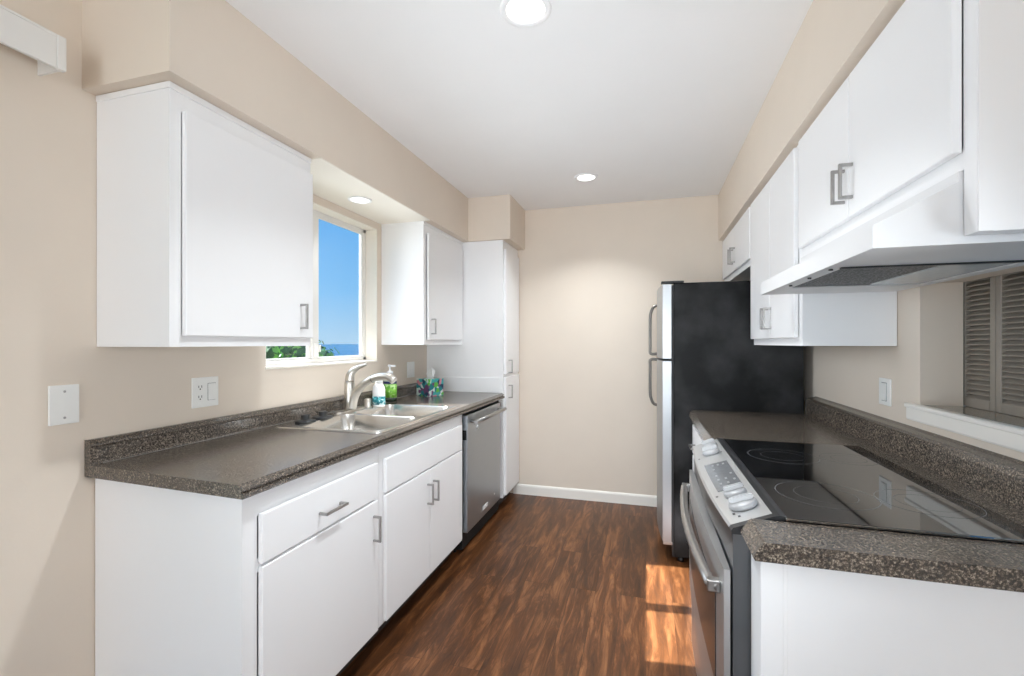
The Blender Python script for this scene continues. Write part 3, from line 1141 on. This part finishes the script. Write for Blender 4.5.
# ------------------------------------------------------------------ dishwasher
DX = -1.058
t = thing('dishwasher', 'stainless steel dishwasher under the left counter before the pantry', 'dishwasher', (-1.36, 2.96, 0))
m_ = MB()
m_.box(XL + 0.03, -1.092, 2.670, 3.405, 0.02, 0.868)
m_.box(-1.15, -1.135, 2.672, 3.403, 0.0, 0.11)
obj('tub', m_, DARK, t)
m_ = MB()
m_.box(-1.091, DX, 2.674, 3.345, 0.125, 0.853, 0.004)
dr = obj('door', m_, STEEL, t)
m_ = MB()
m_.tube([(DX + 0.046, 2.700, 0.808), (DX + 0.046, 3.32, 0.808)], 0.0135, 14)
for y in (2.735, 3.285):
    m_.tube([(DX - 0.001, y, 0.808), (DX + 0.046, y, 0.808)], 0.010, 12)
obj('handle', m_, NICKEL, dr)
m_ = MB()
m_.box(DX + 0.0003, DX + 0.003, 2.95, 3.05, 0.170, 0.196, 0.001)
obj('badge', m_, BADGE, dr, label='pale name plate')
m_ = MB()
R90 = Matrix.Rotation(PI / 2, 4, 'Y')
m_.lathe([(0, 0.0004), (0.015, 0.0004), (0.015, 0.0026), (0, 0.003)], (DX, 2.850, 0.752), 20, M=R90)
o_ = obj('sticker', m_, BADGE, dr, label='round pale sticker')
m_ = MB()
m_.lathe([(0, 0.0026), (0.005, 0.0026), (0.005, 0.0036), (0, 0.0038)], (DX, 2.851, 0.752), 16, M=R90)
obj('sticker_mark', m_, MARK, dr)
m_ = MB()
m_.lathe([(0, 0.0004), (0.007, 0.0004), (0.007, 0.0022), (0, 0.0026)], (DX, 3.20, 0.205), 16, M=R90)
obj('round_emblem', m_, BADGE, dr)
m_ = MB()
m_.box(-1.0895, DX - 0.006, 2.6705, 2.6745, 0.70, 0.76, 0.0008)
obj('door_latch', m_, DARK, dr)

# ------------------------------------------------------------------ refrigerator
FY0, FY1 = 2.902, 3.655
t = thing('refrigerator', 'top-freezer refrigerator with black sides and stainless doors in the far right corner', 'refrigerator', (0.49, 3.28, 0))
m_ = MB()
m_.box(0.158, 0.838, FY0, FY1, 0.035, 1.655, 0.006)
obj('body', m_, FRIDGEB, t)
m_ = MB()
m_.box(0.146, 0.158, FY0 + 0.006, FY1 - 0.006, 0.10, 1.645)
obj('gasket', m_, GASKET, t)
def fdoor(z0, z1, name):
    b = bmesh.new()
    prof = []
    n = 12
    for i in range(n + 1):
        s = i / n
        y = FY0 + 0.002 + s * (FY1 - FY0 - 0.004)
        x = 0.096 - 0.024 * math.sin(PI * s) ** 0.8
        prof.append((x, y))
    prof += [(0.145, FY1 - 0.002), (0.145, FY0 + 0.002)]
    m = MB()
    m.prism(prof, 'z', z0, z1)
    return obj(name, m, FSTEEL, t)
fd = fdoor(1.207, 1.648, 'freezer_door')
ld = fdoor(0.120, 1.192, 'refrigerator_door')
def fhandle(z0, z1, p, top):
    pts = [(0.085, 3.565, z0), (0.055, 3.565, z0 + 0.01 * (1 if z1 > z0 else -1)), (0.036, 3.565, z0 + 0.05 * (1 if z1 > z0 else -1)), (0.030, 3.565, (z0 * 0.7 + z1 * 0.3)), (0.030, 3.565, z1 * 0.85 + z0 * 0.15), (0.034, 3.565, z1), (0.084, 3.565, z1)]
    q, r = crom(pts, [0.0105] * len(pts))
    m = MB()
    m.tube(q, r, 12)
    obj('handle', m, FHAND, p)
fhandle(1.575, 1.222, fd, True)
fhandle(0.845, 1.178, ld, False)
m_ = MB()
m_.box(0.088, 0.215, FY0 + 0.003, FY0 + 0.065, 1.6552, 1.668, 0.003)
obj('hinge_cover', m_, BLACK, t)
m_ = MB()
m_.box(0.150, 0.190, FY0 + 0.01, FY1 - 0.01, 0.03, 0.098, 0.003)
obj('kick_grille', m_, CHAR, t)
m_ = MB()
m_.box(0.098, 0.150, FY0 + 0.004, FY0 + 0.05, 0.1005, 0.118, 0.002)
obj('door_hinge', m_, NICKEL, t)
for y in (FY0 + 0.04, FY1 - 0.04):
    for x in (0.20, 0.78):
        m_ = MB()
        m_.lathe([(0, 0), (0.018, 0), (0.018, 0.02), (0.012, 0.024), (0.012, 0.036), (0, 0.036)], (x, y, 0))
        obj('foot', m_, BLACK, t)

# ------------------------------------------------------------------ range
RY0, RY1 = 1.131, 2.001
t = thing('range', 'slide-in electric range with black glass cooktop and sloped silver control panel', 'range', (0.48, 1.566, 0))
def bow(y, a=0.184, m=0.163):
    s = (y - RY0) / (RY1 - RY0) * 2 - 1
    return m + (a - m) * s * s
m_ = MB()
m_.box(0.187, 0.750, RY0 + 0.003, RY1 - 0.003, 0.08, 0.872)
m_.box(0.245, 0.740, RY0 + 0.02, RY1 - 0.02, 0.0, 0.08)
obj('body', m_, GREYMET, t)
# cooktop glass
m_ = MB()
m_.box(0.290, 0.752, RY0 - 0.004, RY1 - 0.008, 0.9146, 0.9215, 0.002)
ck = obj('cooktop', m_, CERAMIC, t)
for (x, y, r) in ((0.44, 1.745, 0.105), (0.43, 1.330, 0.110), (0.635, 1.760, 0.080), (0.640, 1.330, 0.100)):
    m_ = MB()
    m_.ring((x, y, 0.9217), r - 0.0016, r)
    m_.ring((x, y, 0.9217), r * 0.62 - 0.001, r * 0.62)
    obj('burner_ring', m_, RING, ck)
# control panel: sloped silver top, dark chin below, bowed front
b = bmesh.new()
n = 44
rows = []
for i in range(n + 1):
    y = RY0 + 0.004 + (RY1 - RY0 - 0.008) * i / n
    xf = bow(y)
    prof = [(0.300, 0.80), (0.300, 0.921), (0.282, 0.9225), (0.270, 0.920), (xf + 0.004, 0.886), (xf, 0.880), (xf + 0.001, 0.872), (xf + 0.012, 0.803), (xf + 0.018, 0.80)]
    rows.append([b.verts.new((p[0], y, p[1])) for p in prof])
k = len(rows[0])
m_ = MB()
for i in range(n):
    for j in range(k):
        f = b.faces.new((rows[i][j], rows[i][(j + 1) % k], rows[i + 1][(j + 1) % k], rows[i + 1][j]))
b.faces.new(rows[0])
b.faces.new(rows[-1][::-1])
bmesh.ops.recalc_face_normals(b, faces=b.faces)
# silver on the slope, charcoal elsewhere
sl = []
for f in b.faces:
    c_ = f.calc_center_median()
    f.material_index = 1 if (f.normal.z > 0.55 and c_.x < 0.270 and RY0 + 0.02 < c_.y < RY1 - 0.008) else 0
me_ = bpy.data.meshes.new('tmp')
b.to_mesh(me_)
b.free()
m_.bm.from_mesh(me_)
bpy.data.meshes.remove(me_)
cp = obj('control_panel', m_, [CHAR, RSTEEL], t, label='bowed silver control panel over a charcoal chin')
# frame of the slope: helper giving a point at (s across from front to back, y) raised by h
def slope(s, y, h=0.0):
    xf = bow(y)
    p0 = Vector((xf + 0.004, y, 0.886))
    p1 = Vector((0.270, y, 0.920))
    d = p1 - p0
    nrm = Vector((-d.z, 0, d.x)).normalized()
    return p0 + d * s + nrm * h
def patch(y0, y1, s0, s1, h0, h1, nn=8):
    m = MB()
    b = bmesh.new()
    A, B = [], []
    for i in range(nn + 1):
        y = y0 + (y1 - y0) * i / nn
        A.append((b.verts.new(slope(s0, y, h0)), b.verts.new(slope(s1, y, h0))))
        B.append((b.verts.new(slope(s0, y, h1)), b.verts.new(slope(s1, y, h1))))
    for i in range(nn):
        b.faces.new((B[i][0], B[i][1], B[i + 1][1], B[i + 1][0]))
        b.faces.new((A[i][0], B[i][0], B[i + 1][0], A[i + 1][0]))
        b.faces.new((A[i][1], A[i + 1][1], B[i + 1][1], B[i][1]))
    b.faces.new((A[0][0], A[0][1], B[0][1], B[0][0]))
    b.faces.new((A[nn][0], B[nn][0], B[nn][1], A[nn][1]))
    bmesh.ops.recalc_face_normals(b, faces=b.faces)
    return m.merge(b)
dp = obj('display', patch(1.375, 1.655, 0.18, 0.84, 0.0002, 0.0016), DISP, cp, label='grey touch display')
m_ = MB()
for (y, s) in ((1.625, 0.40), (1.625, 0.55), (1.625, 0.70), (1.58, 0.38), (1.51, 0.36), (1.47, 0.36), (1.43, 0.36), (1.47, 0.55), (1.43, 0.55), (1.51, 0.74), (1.45, 0.74)):
    q = slope(s, y, 0.0019)
    m_ = MB()
    m_.box(q.x - 0.003, q.x + 0.003, q.y - 0.008, q.y + 0.008, q.z - 0.0003, q.z + 0.0003, rot=Matrix.Rotation(-math.atan2(0.034, 0.09), 4, 'Y'))
    obj('key_mark', m_, KEYM, dp)
m_ = MB()
for (y, s) in ((1.755, 0.1), (1.185, 0.30), (1.205, 0.22), (1.34, 0.10), (1.78, 0.85)):
    q = slope(s, y, 0.0008)
    m_ = MB()
    m_.box(q.x - 0.003, q.x + 0.003, q.y - 0.004, q.y + 0.004, q.z - 0.0004, q.z + 0.0004, rot=Matrix.Rotation(-math.atan2(0.034, 0.09), 4, 'Y'))
    obj('panel_mark', m_, MARK, cp)
# knobs: oval discs with a raised grip, axis along the slope normal
for (y, s, r) in ((1.900, 0.60, 0.027), (1.795, 0.54, 0.030), (1.325, 0.54, 0.029), (1.238, 0.54, 0.034)):
    xf = bow(y)
    ang = math.atan2(0.034, 0.270 - xf - 0.004)
    M = Matrix.Rotation(-ang, 4, 'Y')
    q = slope(s, y, 0.0003)
    m_ = MB()
    m_.lathe([(0, 0), (r * 0.92, 0), (r, 0.003), (r * 0.97, 0.010), (r * 0.85, 0.014), (0, 0.015)], q, 26, M=M)
    kb = obj('knob', m_, KNOBM, cp)
    m_ = MB()
    b = bmesh.new()
    bmesh.ops.create_cube(b, size=1)
    for v in b.verts:
        v.co = Vector((v.co.x * r * 1.7, v.co.y * r * (0.55 if v.co.z < 0 else 0.36), 0.0145 + (v.co.z + 0.5) * 0.013))
    bmesh.ops.bevel(b, geom=list(b.edges), offset=0.003, segments=2, affect='EDGES')
    bmesh.ops.transform(b, matrix=Matrix.Translation(q) @ M, verts=b.verts)
    m_.merge(b)
    obj('grip', m_, KNOBM, kb)
# oven door (bowed)
def bowed(y0, y1, z0, z1, dx, back, nn=20):
    m = MB()
    prof = []
    for i in range(nn + 1):
        y = y0 + (y1 - y0) * i / nn
        prof.append((bow(y, 0.169, 0.157) + dx, y))
    prof += [(back, y1), (back, y0)]
    return m.prism(prof, 'z', z0, z1)
od = obj('oven_door', bowed(RY0 + 0.006, RY1 - 0.006, 0.345, 0.790, 0.0, 0.182), RSTEEL, t)
m_ = MB()
prof = []
for i in range(21):
    y = 1.225 + (1.905 - 1.225) * i / 20
    prof.append((bow(y, 0.169, 0.157) - 0.0022, y))
for i in range(20, -1, -1):
    y = 1.225 + (1.905 - 1.225) * i / 20
    prof.append((bow(y, 0.169, 0.157) - 0.0001, y))
m_.prism(prof, 'z', 0.475, 0.700)
obj('oven_window', m_, OVENGL, od)
hz = 0.732
hp = []
for i in range(13):
    s = i / 12
    y = 1.185 + (1.945 - 1.185) * s
    hp.append((0.146 - 0.022 * math.sin(PI * s) ** 0.9, y, hz))
hp = [(0.162, 1.178, hz)] + hp + [(0.162, 1.952, hz)]
m_ = MB()
m_.tube(hp, 0.013, 14)
for y in (1.182, 1.948):
    m_.box(0.138, bow(y, 0.169, 0.157) + 0.0005, y - 0.012, y + 0.012, hz - 0.014, hz + 0.014, 0.003)
obj('handle', m_, NICKEL, od)
m_ = MB()
m_.box(0.216, 0.250, RY0 + 0.008, RY1 - 0.008, 0.085, 0.325, 0.004)
wd = MB()
wd.box(0.176, 0.1865, RY0 + 0.010, RY1 - 0.010, 0.10, 0.330, 0.003)
obj('warming_drawer', wd, RSTEEL, t)
m_.bm.free()

# ------------------------------------------------------------------ range hood
HY0, HY1 = 1.083, 2.016
HX, HZ0, HZ1 = 0.432, 1.488, 1.534
t = thing('range_hood', 'white under-cabinet range hood with a sloped top above the cooktop', 'range hood', (0.65, 1.55, HZ0))
XB = XR - 0.004
m_ = MB()
# outer shell: front lip, sloped top, ends and back flange (open below)
e6 = 0.006
m_.prism([(HX, HZ0), (HX, HZ1), (FXR - 0.006, 1.606), (FXR - 0.006, 1.626), (XB, 1.626), (XB, 1.614), (0.60, 1.614), (HX + 0.006, HZ1 - 0.004), (HX + 0.006, HZ0)], 'y', HY0 + e6, HY1 - e6)
endp = [(HX, HZ0), (HX, HZ1), (FXR - 0.006, 1.606), (FXR - 0.006, 1.626), (XB, 1.626), (XB, HZ0)]
m_.prism(endp, 'y', HY0, HY0 + e6)
m_.prism(endp, 'y', HY1 - e6, HY1)
m_.box(XB - 0.008, XB, HY0 + e6, HY1 - e6, HZ0 + 0.003, 1.613)
m_.box(HX + e6, HX + 0.035, HY0 + e6, HY1 - e6, HZ0 + 0.0002, HZ0 + 0.003)
m_.box(HX + 0.035, XB, HY0 + e6, 1.335, HZ0 + 0.0002, HZ0 + 0.003)
m_.box(HX + 0.035, XB, 1.80, HY1 - e6, HZ0 + 0.0002, HZ0 + 0.003)
m_.box(0.848, XB, 1.335, 1.80, HZ0 + 0.0002, HZ0 + 0.003)
obj('shell', m_, HOODW, t)
m_ = MB()
m_.box(HX + 0.034, 0.85, 1.333, 1.802, HZ0 + 0.03, HZ0 + 0.034)
m_.box(HX + 0.034, 0.85, 1.333, 1.338, HZ0 + 0.003, HZ0 + 0.03)
m_.box(HX + 0.034, HX + 0.038, 1.338, 1.802, HZ0 + 0.003, HZ0 + 0.03)
obj('recess', m_, DARK, t)
m_ = MB()
m_.box(HX + 0.045, 0.700, 1.362, 1.790, HZ0 + 0.004, HZ0 + 0.012, 0.002)
obj('grease_filter', m_, FILTER, t)
m_ = MB()
m_.box(HX + 0.038, HX + 0.048, 1.345, 1.80, HZ0 + 0.001, HZ0 + 0.014, 0.002)
m_.box(HX + 0.038, 0.848, 1.345, 1.362, HZ0 + 0.004, HZ0 + 0.014, 0.002)
obj('filter_rail', m_, HOODW, t)
m_ = MB()
m_.box(HX + 0.034, XB - 0.01, 1.330, 1.343, HZ0 - 0.004, HZ0 - 0.0002)
obj('seam_strip', m_, BLACK, t)
m_ = MB()
m_.box(0.705, 0.845, 1.365, 1.792, HZ0 + 0.002, HZ0 + 0.012, 0.004)
obj('lamp_lens', m_, LENS, t)
for y in (1.36, 1.52, 1.70):
    m_ = MB()
    m_.lathe([(0, HZ0 - 0.004), (0.005, HZ0 - 0.004), (0.005, HZ0 - 0.0002), (0, HZ0 - 0.0002)], (HX + 0.020, y, 0), 12)
    obj('screw', m_, BLACK, t)

# ------------------------------------------------------------------ recessed lights
def downlight(x, y, z, r, label):
    t = thing('recessed_light', label, 'ceiling light', (x, y, z), 'recessed lights')
    m = MB()
    m.lathe([(r, -0.0005), (r * 1.30, -0.0005), (r * 1.30, -0.004), (r * 1.22, -0.006), (r * 1.0, -0.006), (r * 0.97, -0.003)], (x, y, z), 40)
    obj('trim_ring', m, CEIL, t)
    m = MB()
    m.lathe([(0, -0.0015), (r * 0.985, -0.0015), (r * 0.985, -0.0030), (0, -0.0030)], (x, y, z), 40)
    obj('lens', m, LAMP, t)
    return t
cans = ((-0.395, 1.535, ZC, 0.068, 'round recessed ceiling light nearest the camera at the top edge', 12.5),
        (-0.395, 3.205, ZC, 0.062, 'round recessed ceiling light farthest away near the end wall', 8.6),
        (-1.525, 2.240, SOF - 0.004, 0.050, 'round recessed light in the soffit above the kitchen window', 1.2))
for (x, y, z, r, lb, pw) in cans:
    downlight(x, y, z, r, lb)
    light('downlight_bulb', 'AREA', (x, y, z - 0.012), pw, r * 1.8, aim=(0, 0, -1), color=(0.92, 0.98, 1.02), spread=math.radians(115))

# ------------------------------------------------------------------ switches and outlets
def plate_left(y0, y1, z0, z1, label, kind, name):
    """cover plate on the left wall"""
    t = thing(name, label, 'switch' if 'switch' in name else 'outlet', (XL, (y0 + y1) / 2, z0), 'wall plates')
    m = MB()
    m.box(XL + 0.0003, XL + 0.007, y0, y1, z0, z1, 0.0025)
    p = obj('cover_plate', m, PLASTIC, t)
    yc, zc = (y0 + y1) / 2, (z0 + z1) / 2
    if kind == 'blank':
        for z in (z0 + 0.02, z1 - 0.02):
            m = MB()
            m.lathe([(0, 0.0068), (0.0035, 0.0068), (0.0035, 0.0082), (0, 0.0086)], (XL, yc, z), 14, M=R90)
            obj('screw', m, NICKEL, p)
    if kind == 'duplex':
        yo, ys = yc - 0.026, yc + 0.026
        for z in (zc - 0.020, zc + 0.020):
            m = MB()
            m.prism(rrect(yo - 0.0165, yo + 0.0165, z - 0.0145, z + 0.0145, 0.008, 5), 'x', XL + 0.0068, XL + 0.0085)
            oo = obj('receptacle', m, PLASTIC, t)
            for (ya, yb, za, zb) in ((-0.0075, -0.0050, -0.001, 0.008), (0.0050, 0.0075, -0.001, 0.008), (-0.0025, 0.0025, -0.009, -0.004)):
                m = MB()
                m.box(XL + 0.0084, XL + 0.0088, yo + ya, yo + yb, z + za, z + zb)
                obj('slot', m, DARK, oo)
        m = MB()
        m.box(XL + 0.0066, XL + 0.0072, ys - 0.0180, ys + 0.0180, zc - 0.0345, zc + 0.0345)
        obj('rocker_gap', m, CHAR, t)
        m = MB()
        m.prism([(XL + 0.0073, zc - 0.033), (XL + 0.013, zc - 0.033), (XL + 0.0105, zc), (XL + 0.0085, zc + 0.033), (XL + 0.0073, zc + 0.033)], 'y', ys - 0.0165, ys + 0.0165)
        obj('rocker', m, PLASTIC, t)
    if kind == 'double':
        for ys in (yc - 0.023, yc + 0.023):
            m = MB()
            m.prism([(XL + 0.0071, zc - 0.033), (XL + 0.012, zc - 0.033), (XL + 0.0085, zc), (XL + 0.010, zc + 0.033), (XL + 0.0071, zc + 0.033)], 'y', ys - 0.016, ys + 0.016)
            obj('rocker', m, PLASTIC, t)
    return t
plate_left(0.942, 1.020, 1.052, 1.172, 'blank white wall plate left of the counter end', 'blank', 'blank_wall_plate')
plate_left(1.396, 1.512, 1.043, 1.163, 'white wall plate with an outlet and a rocker switch under the near wall cabinet', 'duplex', 'outlet_plate')
plate_left(3.10, 3.21, 1.040, 1.158, 'white wall plate with two rocker switches behind the green soap bottle', 'double', 'switch_plate')
t = thing('switch_plate', 'single white rocker switch plate on the right wall by the pass-through', 'switch', (XR, 2.105, 1.065), 'wall plates')
m_ = MB()
m_.box(XR - 0.007, XR - 0.0003, 2.062, 2.150, 1.062, 1.165, 0.0025)
obj('cover_plate', m_, PLASTIC, t)
m_ = MB()
m_.box(XR - 0.0076, XR - 0.0066, 2.086, 2.126, 1.078, 1.149)
obj('rocker_gap', m_, KEYM, t)
m_ = MB()
m_.prism([(XR - 0.0077, 1.081), (XR - 0.012, 1.081), (XR - 0.009, 1.113), (XR - 0.0105, 1.146), (XR - 0.0077, 1.146)], 'y', 2.0885, 2.1235)
obj('rocker', m_, PLASTIC, t)

# ------------------------------------------------------------------ blind valance at the patio door
t = thing('blind_valance', 'white blind valance mounted high on the left wall at the photo corner', 'valance', (-1.65, -0.35, 2.08))
VX, VE = -1.604, 0.928
m_ = MB()
m_.box(VX - 0.012, VX, -1.62, VE - 0.022, 2.080, 2.175, 0.002)
m_.box(VX - 0.010, VX + 0.002, -1.62, VE - 0.022, 2.168, 2.176, 0.002)
obj('front_board', m_, VINYL, t)
m_ = MB()
m_.box(VX - 0.014, VX + 0.003, VE - 0.022, VE, 2.079, 2.176, 0.003)
m_.box(XL + 0.001, VX - 0.012, VE - 0.010, VE - 0.003, 2.082, 2.174, 0.001)
obj('end_cap', m_, VINYL, t)
m_ = MB()
m_.box(XL + 0.001, -1.660, -1.60, VE - 0.03, 2.125, 2.165, 0.002)
obj('head_rail', m_, VINYL, t)

# ------------------------------------------------------------------ outside: sea, hillside, trees
mb = MB()
mb.box(-9000, -45, -6000, 9000, -25.2, -25)
struct('sea', mb, SEA, None, 'blue sea out to the horizon', 'sea')
mb = MB()
mb.prism([(-2.2, -3.3), (-20, -3.6), (-44, -9), (-60, -26), (-2.2, -26)], 'y', -30, 60)
struct('ground', mb, EARTH, None, 'hillside below the house', 'ground')
def tree(u, d, top, rx, rz, label, mats, seed, nl=9000):
    rnd = random.Random(seed)
    a = (u - 512) / 464.0
    th = math.radians(16.1)
    x, y = d * (a * math.cos(th) - math.sin(th)), d * (math.cos(th) + a * math.sin(th))
    gz = -3.36 - max(0, (-x - 2.2)) * 0.3 / 17.8
    cz = top - rz
    t = thing('bushy_tree', label, 'tree', (x, y, gz), 'trees outside the window')
    m = MB()
    m.tube([(x, y, gz - 0.1), (x + 0.08, y, gz + 1.0), (x, y + 0.05, cz)], [0.16, 0.11, 0.06], 10)
    for k_ in range(7):
        an = k_ * 0.9
        m.tube([(x, y, cz - rz * 0.6), (x + math.cos(an) * rx * 0.5, y + math.sin(an) * rx * 0.5, cz + rz * 0.2 * math.sin(k_))], [0.05, 0.015], 6)
    obj('trunk', m, BARK, t)
    m = MB()
    b = bmesh.new()
    # lumpy clusters
    cl = []
    for k_ in range(70):
        ph, ct = rnd.uniform(0, 2 * PI), rnd.uniform(-0.5, 1)
        stt = math.sqrt(1 - ct * ct)
        rr_ = rnd.uniform(0.45, 0.80)
        cl.append((Vector((x + rx * rr_ * stt * math.cos(ph), y + rx * rr_ * stt * math.sin(ph), cz + rz * rr_ * ct)), rnd.uniform(0.24, 0.38) * rx))
    for k_ in range(nl):
        c0, r0 = cl[k_ % len(cl)]
        v = Vector((rnd.gauss(0, 1), rnd.gauss(0, 1), rnd.gauss(0, 1))).normalized()
        p = c0 + v * r0 * rnd.uniform(0.75, 1.0)
        t1 = v.cross(Vector((rnd.gauss(0, 1), rnd.gauss(0, 1), rnd.gauss(0, 1)))).normalized()
        t2 = (v.cross(t1) + v * rnd.uniform(-0.8, 0.8)).normalized()
        L = rnd.uniform(0.05, 0.10)
        f = b.faces.new([b.verts.new(p - t1 * L), b.verts.new(p - t2 * L * 0.5), b.verts.new(p + t1 * L), b.verts.new(p + t2 * L * 0.5)])
        f.material_index = 0 if rnd.random() < 0.62 else 1
    for c0, r0 in cl:
        bb_ = bmesh.new()
        bmesh.ops.create_icosphere(bb_, subdivisions=2, radius=r0 * 0.72, matrix=Matrix.Translation(c0))
        mm = bpy.data.meshes.new('tmp')
        for f in bb_.faces:
            f.material_index = 1
        bb_.to_mesh(mm)
        bb_.free()
        b.from_mesh(mm)
        bpy.data.meshes.remove(mm)
    me = bpy.data.meshes.new('tmp')
    b.to_mesh(me)
    b.free()
    m.bm.from_mesh(me)
    bpy.data.meshes.remove(me)
    obj('foliage', m, mats, t)
    return t
tree(281, 11.0, 1.60, 1.62, 1.8, 'green bushy tree seen through the lower part of the window', [LEAF1, LEAF2], 3)
tree(222, 17.0, 1.35, 1.6, 1.7, 'green bushy tree behind the near wall cabinet beyond the window', [LEAF1, LEAF2], 5)
